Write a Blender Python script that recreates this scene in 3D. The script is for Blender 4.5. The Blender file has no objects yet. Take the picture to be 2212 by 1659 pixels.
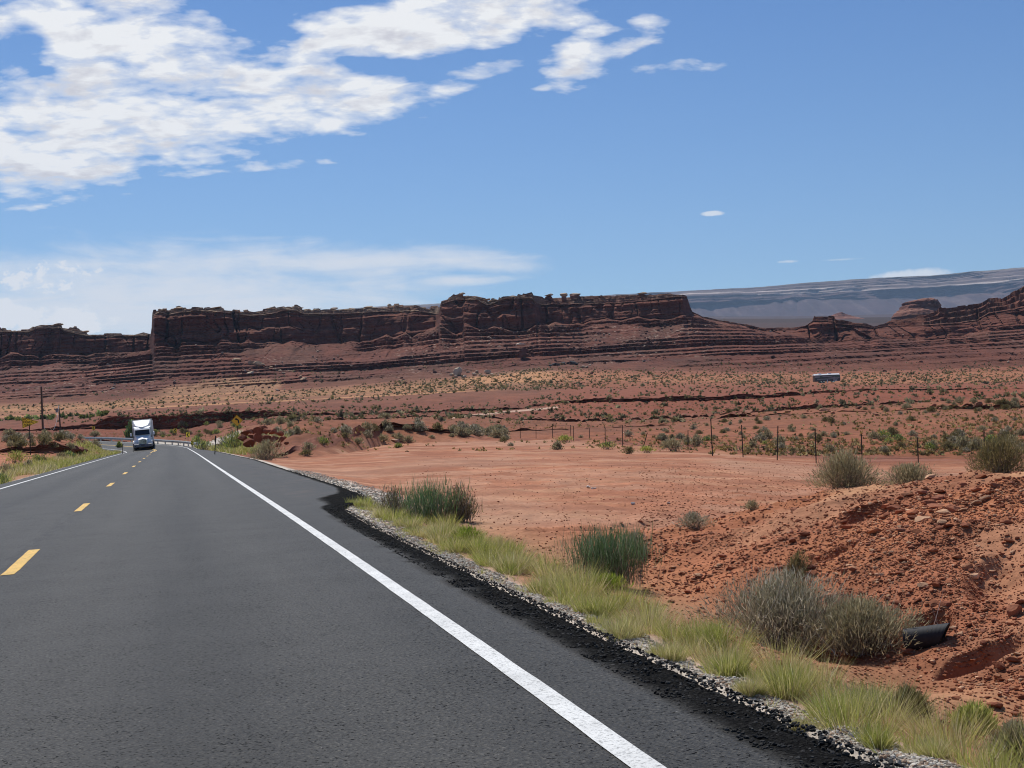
import bpy, math, random
import numpy as np
from mathutils import Matrix, Vector

rng = np.random.default_rng(7)
random.seed(7)
SC = bpy.context.scene
COL = SC.collection
R = math.radians

# ------------------------------------------------------------------ camera
EYE = 1.2
PITCH, ROLL = R(1.84), R(1.5)
FPX, CX, CY = 3068.0, 1106.0, 829.5          # lens in pixels of a 2212 x 1659 photograph
_f = np.array((0, math.cos(PITCH), math.sin(PITCH)))
_r0 = np.array((1.0, 0, 0))
_u0 = np.array((0, -math.sin(PITCH), math.cos(PITCH)))
_r = math.cos(ROLL) * _r0 - math.sin(ROLL) * _u0
_u = math.sin(ROLL) * _r0 + math.cos(ROLL) * _u0
cam = bpy.data.cameras.new('camera')
cam.sensor_width = 36
cam.lens = 36 * FPX / 2212
cam.clip_start = 0.1
cam.clip_end = 30000
cam_o = bpy.data.objects.new('camera', cam)
COL.objects.link(cam_o)
cam_o.matrix_world = Matrix(((_r[0], _u[0], -_f[0], 0), (_r[1], _u[1], -_f[1], 0), (_r[2], _u[2], -_f[2], EYE), (0, 0, 0, 1)))
SC.camera = cam_o

# ------------------------------------------------------------------ light
SUN_EL, SUN_AZ = R(55), R(-22)               # azimuth from +Y towards +X: ahead, a little to the left
SC.render.engine = 'CYCLES'
SC.cycles.use_denoising = True
SC.cycles.denoising_prefilter = 'ACCURATE'
SC.cycles.filter_width = 1.05
SC.cycles.max_bounces = 6
SC.cycles.diffuse_bounces = 3
SC.cycles.glossy_bounces = 2
SC.cycles.transmission_bounces = 3
SC.cycles.transparent_max_bounces = 8
SC.cycles.volume_bounces = 0
SC.cycles.caustics_reflective = False
SC.view_settings.view_transform = 'Standard'
SC.view_settings.look = 'None'
SC.view_settings.exposure = 0.20
SC.view_settings.gamma = 1
sun = bpy.data.lights.new('sun', 'SUN')
sun.energy = 3.9
sun.angle = R(0.53)
sun.color = (1.0, 0.965, 0.91)
sun_o = bpy.data.objects.new('sun', sun)
COL.objects.link(sun_o)
_sd = Vector((math.sin(SUN_AZ) * math.cos(SUN_EL), math.cos(SUN_AZ) * math.cos(SUN_EL), math.sin(SUN_EL)))
sun_o.rotation_euler = _sd.to_track_quat('Z', 'Y').to_euler()
sun_o.location = (0, 0, 50)


class N:
    """tiny node-graph builder: arithmetic on sockets"""
    def __init__(s, tree):
        s.t = tree

    def new(s, kind, **kw):
        n = s.t.nodes.new(kind)
        for k, v in kw.items():
            setattr(n, k, v)
        return n

    def put(s, sock, v):
        if isinstance(v, bpy.types.NodeSocket):
            s.t.links.new(v, sock)
        elif v is not None:
            sock.default_value = v

    def m(s, op, a, b=None, c=None, clamp=False):
        n = s.new('ShaderNodeMath', operation=op)
        n.use_clamp = clamp
        for i, v in enumerate((a, b, c)):
            if v is not None:
                s.put(n.inputs[i], v)
        return n.outputs[0]

    def add(s, a, b): return s.m('ADD', a, b)
    def sub(s, a, b): return s.m('SUBTRACT', a, b)
    def mul(s, a, b): return s.m('MULTIPLY', a, b)
    def div(s, a, b): return s.m('DIVIDE', a, b)

    def ramp(s, v, lo, hi, a=0.0, b=1.0, smooth=True):
        n = s.new('ShaderNodeMapRange')
        n.interpolation_type = 'SMOOTHSTEP' if smooth else 'LINEAR'
        s.put(n.inputs[0], v)
        for i, q in enumerate((lo, hi, a, b)):
            s.put(n.inputs[1 + i], q)
        return n.outputs[0]

    def noise(s, vec, scale, detail=4, rough=0.55, dist=0.0, dim='3D', lac=2.0):
        n = s.new('ShaderNodeTexNoise', noise_dimensions=dim)
        if vec is not None:
            s.put(n.inputs['Vector'], vec)
        n.inputs['Scale'].default_value = scale
        n.inputs['Detail'].default_value = detail
        n.inputs['Roughness'].default_value = rough
        n.inputs['Distortion'].default_value = dist
        n.inputs['Lacunarity'].default_value = lac
        return n.outputs[0]

    def xyz(s, v):
        n = s.new('ShaderNodeSeparateXYZ')
        s.put(n.inputs[0], v)
        return n.outputs

    def vec(s, x, y, z=0.0):
        n = s.new('ShaderNodeCombineXYZ')
        for i, v in enumerate((x, y, z)):
            s.put(n.inputs[i], v)
        return n.outputs[0]

    def mix(s, f, a, b, blend='MIX'):
        n = s.new('ShaderNodeMix', data_type='RGBA', blend_type=blend)
        s.put(n.inputs[0], f)
        for i, v in ((6, a), (7, b)):
            s.put(n.inputs[i], v if isinstance(v, bpy.types.NodeSocket) else (*v[:3], 1.0))
        return n.outputs[2]

    def scale(s, v, sc):
        n = s.new('ShaderNodeMapping')
        s.put(n.inputs[0], v)
        n.inputs['Scale'].default_value = sc
        return n.outputs[0]


def ray(x, y):
    return _f + (x - CX) / FPX * _r + (CY - y) / FPX * _u


def tz(x, y):
    """photo pixel -> (tan azimuth, tan of slope per unit depth)"""
    q = ray(x, y)
    return q[0] / q[1], q[2] / q[1]


def proj(X, Y, Z):
    P = np.stack((X, Y, Z - EYE), -1)
    w = P @ _f
    return CX + FPX * (P @ _r) / w, CY - FPX * (P @ _u) / w


# ------------------------------------------------------------------ sky
world = bpy.data.worlds.new('World')
SC.world = world
world.use_nodes = True
world.cycles.sampling_method = 'MANUAL'
world.cycles.sample_map_resolution = 512
wt = world.node_tree
wt.nodes.clear()
g = N(wt)
sky = g.new('ShaderNodeTexSky', sky_type='NISHITA')
sky.sun_disc = False
sky.sun_elevation = SUN_EL
sky.sun_rotation = SUN_AZ
sky.altitude = 1400
sky.air_density = 1.0
sky.dust_density = 0.6
sky.ozone_density = 2.2
gen = g.new('ShaderNodeTexCoord').outputs['Generated']
dx_, dy_, dz_ = g.xyz(gen)
az = g.m('ARCTAN2', dx_, dy_)
el = g.m('ARCSINE', dz_)
hz = g.m('MAXIMUM', g.add(dz_, 0.22), 0.03)
cp = g.vec(g.div(dx_, hz), g.div(dy_, hz), 0.0)


def azel(x, y):
    q = ray(x, y)
    return math.atan2(q[0], q[1]), math.asin(q[2] / np.linalg.norm(q))


def blob(x, y, rx, ry, amp=1.0, rot=0.0):
    a0, e0 = azel(x, y)
    da, de = g.sub(az, a0), g.sub(el, e0)
    if rot:
        c, s_ = math.cos(rot), math.sin(rot)
        da, de = g.add(g.mul(da, c), g.mul(de, s_)), g.sub(g.mul(de, c), g.mul(da, s_))
    u = g.mul(da, FPX / rx)
    v = g.mul(de, FPX / ry)
    q = g.add(g.mul(u, u), g.mul(v, v))
    return g.mul(g.sub(1.0, q), amp)


def union(l):
    o = l[0]
    for k in l[1:]:
        n = g.new('ShaderNodeMath', operation='SMOOTH_MAX')
        g.put(n.inputs[0], o); g.put(n.inputs[1], k); n.inputs[2].default_value = 0.25
        o = n.outputs[0]
    return o


main = union([blob(270, 240, 420, 125, 1.15, R(8)), blob(620, 205, 330, 78, 0.95), blob(260, 60, 270, 130, 1.0, R(-18)),
              blob(960, 45, 330, 72, 1.0, R(6)), blob(60, 330, 330, 90, 1.0, R(3)), blob(610, 357, 95, 12, 0.42, R(4)),
              blob(1180, 30, 100, 36, 0.8), blob(640, 110, 90, 30, 0.55, R(20)),
              blob(1250, 135, 75, 42, 0.42, R(14)), blob(1340, 105, 65, 20, 0.42, R(14)), blob(1020, 165, 95, 24, 0.38, R(12)),
              blob(1405, 60, 36, 26, 0.3), blob(1290, 70, 40, 12, 0.25), blob(1465, 140, 60, 16, 0.18), blob(60, 405, 120, 34, 0.45),
              blob(20, 70, 60, 40, 0.4), blob(1165, 190, 22, 8, 0.3)])
main = g.sub(main, g.m('MAXIMUM', blob(85, 95, 90, 26, 0.42, R(-30)), 0.0))
main = g.sub(main, g.m('MAXIMUM', blob(100, 290, 130, 13, 0.5), 0.0))
main = g.sub(main, g.m('MAXIMUM', blob(90, 150, 80, 22, 0.5, R(-20)), 0.0))
nA = g.noise(g.scale(cp, (1.0, 1.15, 1)), 6.0, 10, 0.60, 0.25)
nB = g.noise(g.scale(cp, (1.0, 1.6, 1)), 17.0, 8, 0.62, 0.3)
wv = g.new('ShaderNodeTexVoronoi', feature='SMOOTH_F1')
g.put(wv.inputs['Vector'], g.scale(cp, (1.0, 1.25, 1)))
wv.inputs['Scale'].default_value = 13.0
wv.inputs['Detail'].default_value = 2.0
wv.inputs['Roughness'].default_value = 0.6
wv.inputs['Smoothness'].default_value = 0.6
puff = g.sub(1.0, wv.outputs['Distance'])
edge = g.add(g.add(g.mul(g.sub(nA, 0.5), 2.4), g.mul(g.sub(nB, 0.5), 1.4)), g.mul(puff, 0.75))
cov = g.add(g.m('MINIMUM', main, 0.62), edge)
aMain = g.ramp(cov, -0.06, 0.72, smooth=False)
# thin layered veil low on the left
veil = union([blob(290, 655, 620, 122, 0.85, R(2)), blob(60, 680, 330, 95, 0.8), blob(760, 575, 260, 34, 0.8), blob(1010, 560, 150, 26, 0.7, R(-4)),
              blob(980, 605, 110, 12, 0.6)])
nC = g.add(g.mul(g.noise(g.vec(g.mul(az, 9.0), g.mul(el, 60.0), 3.0), 1.0, 8, 0.65, 0.7), 0.6), g.mul(g.noise(g.vec(g.mul(az, 26.0), g.mul(el, 60.0), 8.0), 1.0, 8, 0.65, 0.4), 0.4))
aVeil = g.mul(g.ramp(g.add(g.m('MINIMUM', veil, 0.9), g.mul(g.sub(nC, 0.5), 3.4)), -0.50, 1.15), 0.97)
# heap heads over the left skyline and single small clouds
heads = union([blob(130, 578, 85, 22, 0.35), blob(30, 690, 110, 46, 0.9), blob(170, 695, 80, 36, 0.9), blob(70, 610, 80, 34, 0.7)])
aHead = g.mul(g.ramp(g.add(g.add(heads, g.mul(g.sub(g.noise(g.vec(az, g.mul(el, 1.5), 4.0), 90.0, 5, 0.6), 0.5), 1.6)), g.mul(g.sub(g.noise(g.vec(az, el, 0.0), 42.0, 8, 0.62), 0.5), 3.6)), 0.05, 0.55), 0.97)
bits = union([blob(1540, 461, 31, 7, 0.9), blob(1960, 597, 105, 17, 0.9, R(3)), blob(1703, 565, 30, 4, 0.5), blob(1010, 605, 70, 6, 0.5),
              blob(1830, 560, 60, 3, 0.4)])
aBits = g.mul(g.ramp(g.add(bits, g.mul(g.sub(g.noise(g.vec(az, el, 2.0), 120.0, 5, 0.6), 0.5), 1.0)), 0.1, 0.75), 0.75)
alpha = g.m('MAXIMUM', g.m('MAXIMUM', aMain, aVeil), g.m('MAXIMUM', aHead, aBits))
alpha = g.mul(alpha, g.ramp(dz_, -0.01, 0.01))
# cloud body: sunlit white with soft lilac-grey undersides where it is thick
thick = g.ramp(cov, 0.45, 1.5)
cps = g.scale(cp, (0.985, 0.972, 1))
nA2 = g.noise(g.scale(cps, (1.0, 1.15, 1)), 6.0, 10, 0.60, 0.25)
nB2 = g.noise(g.scale(cps, (1.0, 1.6, 1)), 17.0, 8, 0.62, 0.3)
relief = g.add(g.mul(g.sub(nA2, nA), 4.0), g.mul(g.sub(nB2, nB), 1.6))     # denser towards the light: a shaded flank
nS = g.noise(g.scale(cp, (1.0, 1.9, 1)), 5.0, 6, 0.55, 0.4)
shade = g.mul(g.ramp(cov, 0.15, 0.9), g.ramp(g.add(g.mul(relief, 1.0), g.mul(g.sub(nS, 0.5), 1.3)), -0.18, 0.62, smooth=False))
ccol = g.mix(shade, (1.0, 0.995, 0.985), (0.70, 0.685, 0.72))
ccol = g.mix(g.mul(g.mul(aVeil, 0.6), g.mul(g.sub(1.0, aMain), g.sub(1.0, aHead))), ccol, (0.84, 0.87, 0.91))
bgs = g.new('ShaderNodeBackground')
skg = g.mix(g.ramp(dz_, 0.0, 0.32, smooth=False), (0.92, 1.04, 1.08), (0.53, 0.78, 1.07))
skc = g.mix(1.0, sky.outputs[0], skg, 'MULTIPLY')
g.put(bgs.inputs[0], skc)
bgs.inputs[1].default_value = 0.078
bgc = g.new('ShaderNodeBackground')
g.put(bgc.inputs[0], ccol)
bgc.inputs[1].default_value = 0.83
ms = g.new('ShaderNodeMixShader')
g.put(ms.inputs[0], alpha)
wt.links.new(bgs.outputs[0], ms.inputs[1])
wt.links.new(bgc.outputs[0], ms.inputs[2])
wo = g.new('ShaderNodeOutputWorld')
wt.links.new(ms.outputs[0], wo.inputs[0])

# ------------------------------------------------------------------ helpers


def tag(o, label=None, cat=None, group=None, kind=None):
    for k, v in (('label', label), ('category', cat), ('group', group), ('kind', kind)):
        if v:
            o[k] = v
    return o


def mesh_np(name, V, quads=None, tris=None, cols=None, uv=None, smooth=False):
    me = bpy.data.meshes.new(name)
    V = np.ascontiguousarray(V, dtype=np.float32)
    qs = np.zeros((0, 4), np.int32) if quads is None else np.asarray(quads, np.int32)
    ts = np.zeros((0, 3), np.int32) if tris is None else np.asarray(tris, np.int32)
    me.vertices.add(len(V))
    me.vertices.foreach_set('co', V.ravel())
    loops = np.concatenate((qs.ravel(), ts.ravel())).astype(np.int32)
    me.loops.add(len(loops))
    me.loops.foreach_set('vertex_index', loops)
    st = np.concatenate((np.arange(len(qs)) * 4, len(qs) * 4 + np.arange(len(ts)) * 3)).astype(np.int32)
    me.polygons.add(len(st))
    me.polygons.foreach_set('loop_start', st)
    me.polygons.foreach_set('use_smooth', np.full(len(st), smooth, dtype=bool))
    me.update(calc_edges=True)
    if cols is not None:
        a = me.attributes.new('Col', 'FLOAT_COLOR', 'POINT')
        c = np.ones((len(V), 4), np.float32)
        c[:, :3] = cols
        a.data.foreach_set('color', c.ravel())
    if uv is not None:
        a = me.attributes.new('st', 'FLOAT_VECTOR', 'POINT')
        c = np.zeros((len(V), 3), np.float32)
        c[:, :2] = uv
        a.data.foreach_set('vector', c.ravel())
    return me


def link(name, me, mat=None, parent=None, loc=None):
    o = bpy.data.objects.new(name, me)
    COL.objects.link(o)
    if mat and me is not None and len(me.materials) == 0:
        me.materials.append(mat)
    if parent:
        o.parent = parent
    if loc is not None:
        o.location = loc
    return o


def empty(name, loc, rot=(0, 0, 0)):
    o = bpy.data.objects.new(name, None)
    COL.objects.link(o)
    o.empty_display_size = 0.2
    o.location = loc
    o.rotation_euler = rot
    return o


def hsh(ix, iy, iz, seed):
    with np.errstate(over='ignore'):
        h = ix.astype(np.uint32) * np.uint32(374761393) + iy.astype(np.uint32) * np.uint32(668265263) + \
            iz.astype(np.uint32) * np.uint32(2246822519) + np.uint32(seed * 3266489917 % 4294967296)
        h = (h ^ (h >> np.uint32(13))) * np.uint32(1274126177)
        h = (h ^ (h >> np.uint32(16))) * np.uint32(2654435769)
        h ^= h >> np.uint32(15)
    return h.astype(np.float32) * np.float32(1 / 4294967296.0)


def vn(x, y, z=None, seed=1):
    """value noise in -1..1"""
    x = np.asarray(x, np.float32); y = np.asarray(y, np.float32)
    x, y = np.broadcast_arrays(x, y)
    fx, fy = np.floor(x), np.floor(y)
    ix, iy = fx.astype(np.int64), fy.astype(np.int64)
    u, v = x - fx, y - fy
    u = u * u * u * (u * (u * 6 - 15) + 10)
    v = v * v * v * (v * (v * 6 - 15) + 10)
    if z is None:
        zz = np.zeros_like(ix)
        a = hsh(ix, iy, zz, seed); b = hsh(ix + 1, iy, zz, seed)
        c = hsh(ix, iy + 1, zz, seed); d = hsh(ix + 1, iy + 1, zz, seed)
        return ((a + (b - a) * u) * (1 - v) + (c + (d - c) * u) * v) * 2 - 1
    z = np.broadcast_to(np.asarray(z, np.float32), x.shape)
    fz = np.floor(z); iz = fz.astype(np.int64); w = z - fz
    w = w * w * (3 - 2 * w)
    o = []
    for k in (0, 1):
        a = hsh(ix, iy, iz + k, seed); b = hsh(ix + 1, iy, iz + k, seed)
        c = hsh(ix, iy + 1, iz + k, seed); d = hsh(ix + 1, iy + 1, iz + k, seed)
        o.append((a + (b - a) * u) * (1 - v) + (c + (d - c) * u) * v)
    return (o[0] + (o[1] - o[0]) * w) * 2 - 1


def fbm(x, y, z=None, oct=4, seed=1, gain=0.5):
    o, a, f, t = 0, 1.0, 1.0, 0
    for k in range(oct):
        o = o + a * vn(np.asarray(x) * f + 17.3 * k, np.asarray(y) * f - 9.1 * k, None if z is None else np.asarray(z) * f, seed + k)
        t += a; a *= gain; f *= 2.03
    return o / t


def sst(x, a, b):
    t = np.clip((x - a) / (b - a), 0, 1)
    return t * t * (3 - 2 * t)


def lerp(a, b, t):
    return a + (b - a) * t


def grid_quads(nc, nr):
    i = np.arange(nc * nr).reshape(nc, nr)
    return np.stack((i[:-1, :-1], i[1:, :-1], i[1:, 1:], i[:-1, 1:]), -1).reshape(-1, 4)


# ------------------------------------------------------------------ materials
def mat_new(name):
    m = bpy.data.materials.new(name)
    m.use_nodes = True
    t = m.node_tree
    t.nodes.clear()
    return m, N(t)


def finish(n, shader):
    o = n.new('ShaderNodeOutputMaterial')
    n.t.links.new(shader, o.inputs[0])


def principled(n, col, rough=0.8, spec=0.3, metal=0.0, normal=None):
    p = n.new('ShaderNodeBsdfPrincipled')
    n.put(p.inputs['Base Color'], col if isinstance(col, bpy.types.NodeSocket) else (*col[:3], 1))
    n.put(p.inputs['Roughness'], rough)
    n.put(p.inputs['Specular IOR Level'], spec)
    n.put(p.inputs['Metallic'], metal)
    if normal is not None:
        n.put(p.inputs['Normal'], normal)
    return p.outputs[0]


def bump(n, h, strength=0.5, dist=0.02):
    b = n.new('ShaderNodeBump')
    b.inputs['Strength'].default_value = strength
    b.inputs['Distance'].default_value = dist
    n.put(b.inputs['Height'], h)
    return b.outputs[0]


def attr(n, name):
    a = n.new('ShaderNodeAttribute')
    a.attribute_name = name
    return a


def geo_mat(name, sc1, sc2, amt=0.5, bd=0.03, bs=0.6, rough=0.95, stretch=None):
    """earth and rock: colour comes from the mesh attribute, broken up by grain and relief"""
    m, n = mat_new(name)
    c = attr(n, 'Col').outputs['Color']
    p = n.new('ShaderNodeNewGeometry').outputs['Position']
    if stretch:
        p = n.scale(p, stretch)
    a = n.noise(p, sc1, 5, 0.6)
    b = n.noise(p, sc2, 4, 0.65)
    e = n.noise(p, sc1 * 0.22, 5, 0.65)
    k = n.add(n.mul(n.sub(a, 0.5), amt * 1.9), n.mul(n.sub(b, 0.5), amt * 1.7))
    k = n.add(k, n.mul(n.sub(e, 0.5), amt * 1.8))
    k = n.add(k, 1.0)
    col = n.mix(1.0, c, n.vec(k, k, k), 'MULTIPLY')
    h = n.add(n.mul(a, 0.7), n.mul(b, 0.5))
    finish(n, principled(n, col, rough, 0.15, normal=bump(n, h, bs, bd)))
    return m


def flat_mat(name, col, rough=0.5, spec=0.4, metal=0.0, grain=0.12, gs=6.0):
    m, n = mat_new(name)
    p = n.new('ShaderNodeTexCoord').outputs['Object']
    a = n.noise(p, gs, 5, 0.6)
    k = n.add(n.mul(n.sub(a, 0.5), grain * 2), 1.0)
    c = n.mix(1.0, (*col, 1), n.vec(k, k, k), 'MULTIPLY')
    finish(n, principled(n, c, rough, spec, metal))
    return m


def leaf_mat(name, trans=0.3):
    m, n = mat_new(name)
    c = attr(n, 'Col').outputs['Color']
    p = principled(n, c, 0.75, 0.2)
    tr = n.new('ShaderNodeBsdfTranslucent')
    n.put(tr.inputs[0], c)
    mx = n.new('ShaderNodeMixShader')
    mx.inputs[0].default_value = trans
    n.t.links.new(p, mx.inputs[1])
    n.t.links.new(tr.outputs[0], mx.inputs[2])
    finish(n, mx.outputs[0])
    return m


M = {}
M['ground'] = geo_mat('red_earth', 1.6, 16.0, 0.45, 0.035, 0.85)
M['mesa'] = geo_mat('red_sandstone', 0.20, 0.85, 0.62, 1.0, 0.85, stretch=(1, 1, 1.8))
M['far'] = geo_mat('far_sandstone', 0.012, 0.06, 0.35, 6.0, 0.4, stretch=(1, 1, 3.0))
M['rock'] = geo_mat('red_rock', 5.0, 30.0, 0.45, 0.02, 0.6)
M['boulder'] = geo_mat('boulder_stone', 0.7, 3.0, 0.4, 0.2, 0.6)
M['gravel'] = geo_mat('pale_gravel', 30.0, 120.0, 0.25, 0.002, 0.4)
M['leaf'] = leaf_mat('leaf', 0.32)
M['twig'] = leaf_mat('twig', 0.08)
M['grass'] = leaf_mat('grass_blade', 0.38)

# asphalt: uses road coordinates (s along, t across)
m, n = mat_new('asphalt')
st_ = attr(n, 'st').outputs['Vector']
s_, t_, _z = n.xyz(st_)
pos = n.new('ShaderNodeNewGeometry').outputs['Position']
rgh = attr(n, 'Col').outputs['Color']
rr = n.xyz(rgh)[0]
fine = n.noise(pos, 70.0, 4, 0.75)
pit = n.new('ShaderNodeTexVoronoi')
n.put(pit.inputs['Vector'], pos)
pit.inputs['Scale'].default_value = 48.0
pv = pit.outputs['Distance']
broad = n.noise(n.vec(n.mul(s_, 0.03), n.mul(t_, 0.9), 0.0), 1.6, 5, 0.55)
blot = n.noise(pos, 1.3, 5, 0.6)
base = n.mix(n.ramp(broad, 0.35, 0.68), (0.043, 0.0390, 0.0310), (0.057, 0.0520, 0.0425))
base = n.mix(n.mul(n.ramp(blot, 0.35, 0.7), 0.35), base, (0.068, 0.063, 0.054))
grit = n.noise(pos, 210.0, 2, 0.6)
k = n.add(n.add(n.mul(n.sub(fine, 0.5), 4.2), n.mul(n.sub(grit, 0.5), 2.0)), 1.0)
hole = n.noise(pos, 58.0, 3, 0.6)
pitf = n.ramp(n.add(hole, n.mul(n.sub(blot, 0.5), 0.12)), 0.362, 0.41)
k = n.mul(k, n.add(0.12, n.mul(pitf, 0.88)))
white = n.ramp(n.noise(pos, 55.0, 1, 0.5), 0.80, 0.83)
k = n.m('MAXIMUM', n.mul(k, n.ramp(pv, 0.05, 0.55, 1.3, 0.62)), 0.12)
# oil band down the middle of each lane, polished wheel paths, dark joint along the centre
def band(c, w_):
    q_ = n.div(n.sub(t_, c), w_)
    return n.m('POWER', 2.718, n.mul(n.mul(q_, q_), -1.0))


lw_ = n.noise(n.vec(n.mul(s_, 0.12), n.mul(t_, 2.2), 5.0), 1.0, 5, 0.6)
k = n.mul(k, n.sub(1.0, n.mul(n.mul(n.add(band(0.05, 0.36), band(-3.5, 0.36)), n.ramp(lw_, 0.2, 0.7)), 0.42)))
k = n.mul(k, n.add(1.0, n.mul(n.add(n.add(band(0.95, 0.34), band(-0.85, 0.34)), n.add(band(-2.7, 0.34), band(-4.4, 0.34))), 0.18)))
jn = n.noise(n.vec(n.mul(s_, 1.6), n.mul(t_, 9.0), 1.0), 1.0, 5, 0.7)
k = n.mul(k, n.sub(1.0, n.mul(n.mul(band(-1.70, 0.16), n.ramp(jn, 0.42, 0.6)), 0.5)))
base = n.mix(1.0, base, n.vec(k, k, k), 'MULTIPLY')
dust = n.mul(n.ramp(blot, 0.50, 0.72), n.ramp(t_, 1.75, 2.35))
base = n.mix(n.mul(dust, 0.18), base, (0.20, 0.10, 0.06))
base = n.mix(white, base, (0.35, 0.33, 0.30))
base = n.mix(n.mul(rr, 0.85), base, n.mix(n.ramp(fine, 0.45, 0.75), (0.008, 0.008, 0.008), (0.030, 0.029, 0.028)))
h = n.add(n.mul(fine, 0.6), n.mul(n.sub(1.0, pv), 0.5))
bs = n.new('ShaderNodeBump')
n.put(bs.inputs['Strength'], n.add(0.55, n.mul(rr, 0.4)))
n.put(bs.inputs['Distance'], n.add(0.011, n.mul(rr, 0.02)))
n.put(bs.inputs['Height'], h)
finish(n, principled(n, base, n.add(0.55, n.mul(rr, 0.40)), n.mul(n.sub(0.11, n.mul(rr, 0.09)), n.add(0.1, n.mul(pitf, 0.9))), normal=bs.outputs[0]))
M['asphalt'] = m


def paint_mat(name, col):
    m, n = mat_new(name)
    pos = n.new('ShaderNodeNewGeometry').outputs['Position']
    f = n.noise(pos, 80.0, 4, 0.7)
    b = n.noise(pos, 3.0, 5, 0.6)
    w2 = n.noise(pos, 26.0, 5, 0.75)
    k = n.mul(n.mul(n.ramp(f, 0.34, 0.50, 0.45, 1.0), n.ramp(w2, 0.33, 0.46, 0.42, 1.0)), n.ramp(b, 0.25, 0.75, 0.80, 1.05))
    c = n.mix(1.0, (*col, 1), n.vec(k, k, k), 'MULTIPLY')
    finish(n, principled(n, c, 0.6, 0.3, normal=bump(n, f, 0.35, 0.006)))
    return m


M['white_paint'] = paint_mat('white_road_paint', (0.78, 0.77, 0.72))
M['yellow_paint'] = paint_mat('yellow_road_paint', (0.80, 0.47, 0.06))

# ------------------------------------------------------------------ road frame
TH = R(-13.5)
DS = np.array((math.sin(TH), math.cos(TH)))
DT = np.array((math.cos(TH), -math.sin(TH)))
S_ARC, R_ARC, T_ARC = 172.0, 118.0, -1.84


def road_z(s, t):
    z0 = np.interp(s, [-50, 120, 178, 200, 230, 270, 330, 420], [0, 0, -0.04, 0.32, 1.02, 1.7, 2.3, 2.8])
    e = np.interp(s, [0, 150, 220, 420], [0.044, 0.046, 0.065, 0.07])
    return z0 + e * np.clip(t, -7, 4)


def st_xy(s, t):
    s = np.asarray(s, float); t = np.asarray(t, float)
    a = np.clip(s - S_ARC, 0, None) / R_ARC
    rad = R_ARC + (t - T_ARC)
    ss = np.where(s < S_ARC, s, S_ARC + rad * np.sin(a))
    tt = np.where(s < S_ARC, t, T_ARC - R_ARC + rad * np.cos(a))
    return ss * DS[0] + tt * DT[0], ss * DS[1] + tt * DT[1]


def xy_st(X, Y):
    s = X * DS[0] + Y * DS[1]
    t = X * DT[0] + Y * DT[1]
    u, v = s - S_ARC, t - (T_ARC - R_ARC)
    a = np.arctan2(u, v)
    rad = np.hypot(u, v)
    arc = (s > S_ARC) & (a < R(150))
    return np.where(arc, S_ARC + np.clip(a, 0, 9) * R_ARC, s), np.where(arc, rad - R_ARC + T_ARC, t)


def edge_r(s):
    return np.interp(s, [-30, 7, 12, 17, 21.2, 21.9, 22.6, 23.4, 25.5, 29.8, 46, 65, 80, 107, 150, 500],
                     [2.22, 2.24, 2.28, 2.34, 2.46, 2.66, 2.95, 3.12, 3.28, 3.38, 3.5, 3.7, 3.55, 3.4, 2.5, 2.4])


EDGE_L = -5.95

# road surface
ss = np.concatenate((np.arange(-14, 40, 0.12), np.geomspace(40, 300, 560)))
ins = np.array([-5.95, -5.6, -5.26, -4.6, -3.9, -3.5, -3.1, -2.5, -1.84, -1.2, -0.5, 0, 0.5, 1.1, 1.62, 1.80, 1.9, 2.0, 2.1])
nf = 26
TT = []
for s in ss:
    er = edge_r(s)
    TT.append(np.concatenate((ins, np.linspace(2.13, er, nf))))
TT = np.array(TT)
SS = np.repeat(ss[:, None], TT.shape[1], 1)
jit = 0.035 * vn(SS * 7, SS * 0, seed=5) + 0.02 * vn(SS * 23, SS * 0, seed=6)
wj = np.zeros(TT.shape[1]); wj[-nf:] = np.linspace(0, 1, nf)
TT = TT + jit * wj
wl = np.zeros(TT.shape[1]); wl[0] = 1
TT = TT + (0.06 * vn(SS * 3, SS * 0 + 4, seed=9)) * wl
ZZ = road_z(SS, TT)
rim = edge_r(SS) - TT
rough = sst(rim, 0.36, 0.16) + 0
rw = np.interp(SS, [-20, 17, 21, 22.5, 23.6, 24.6, 26, 28, 60, 300], [0.31, 0.31, 0.33, 0.60, 0.85, 0.85, 0.42, 0.22, 0.2, 0.2]) + 0.03 * vn(SS * 5.1, TT * 3, seed=2)
rough = sst(rim, rw * 1.0, rw * 0.78)
rough = np.where(TT < 1.75, 0, rough)
chips = 0.012 * vn(SS * 28, TT * 28, seed=11) + 0.007 * vn(SS * 60, TT * 60, seed=12)
ZZ = ZZ + chips * rough - 0.05 * sst(rim, 0.1, -0.01) * (TT > 2)
RX, RY = st_xy(SS, TT)
V = np.stack((RX, RY, ZZ), -1).reshape(-1, 3)
cc = np.repeat(rough.reshape(-1, 1), 3, 1)
me = mesh_np('road', V, grid_quads(*TT.shape)[:, ::-1], cols=cc, uv=np.stack((SS, TT), -1).reshape(-1, 2), smooth=True)
road = link('road', me, M['asphalt'])
tag(road, kind='structure')


def drift(s, t):
    """the lanes are a little narrower near the viewer"""
    r_ = -0.112 * np.exp(-(np.maximum(s, 4) - 4) / 10.0) + 0.09 * sst(s, 30, 110)
    c_ = 0.20 * np.exp(-(np.maximum(s, 15) - 15) / 12.0) - 0.09 * sst(s, 40, 105)
    return t + np.where(t > 0, r_, np.where(t > -3, c_, 0))


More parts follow.
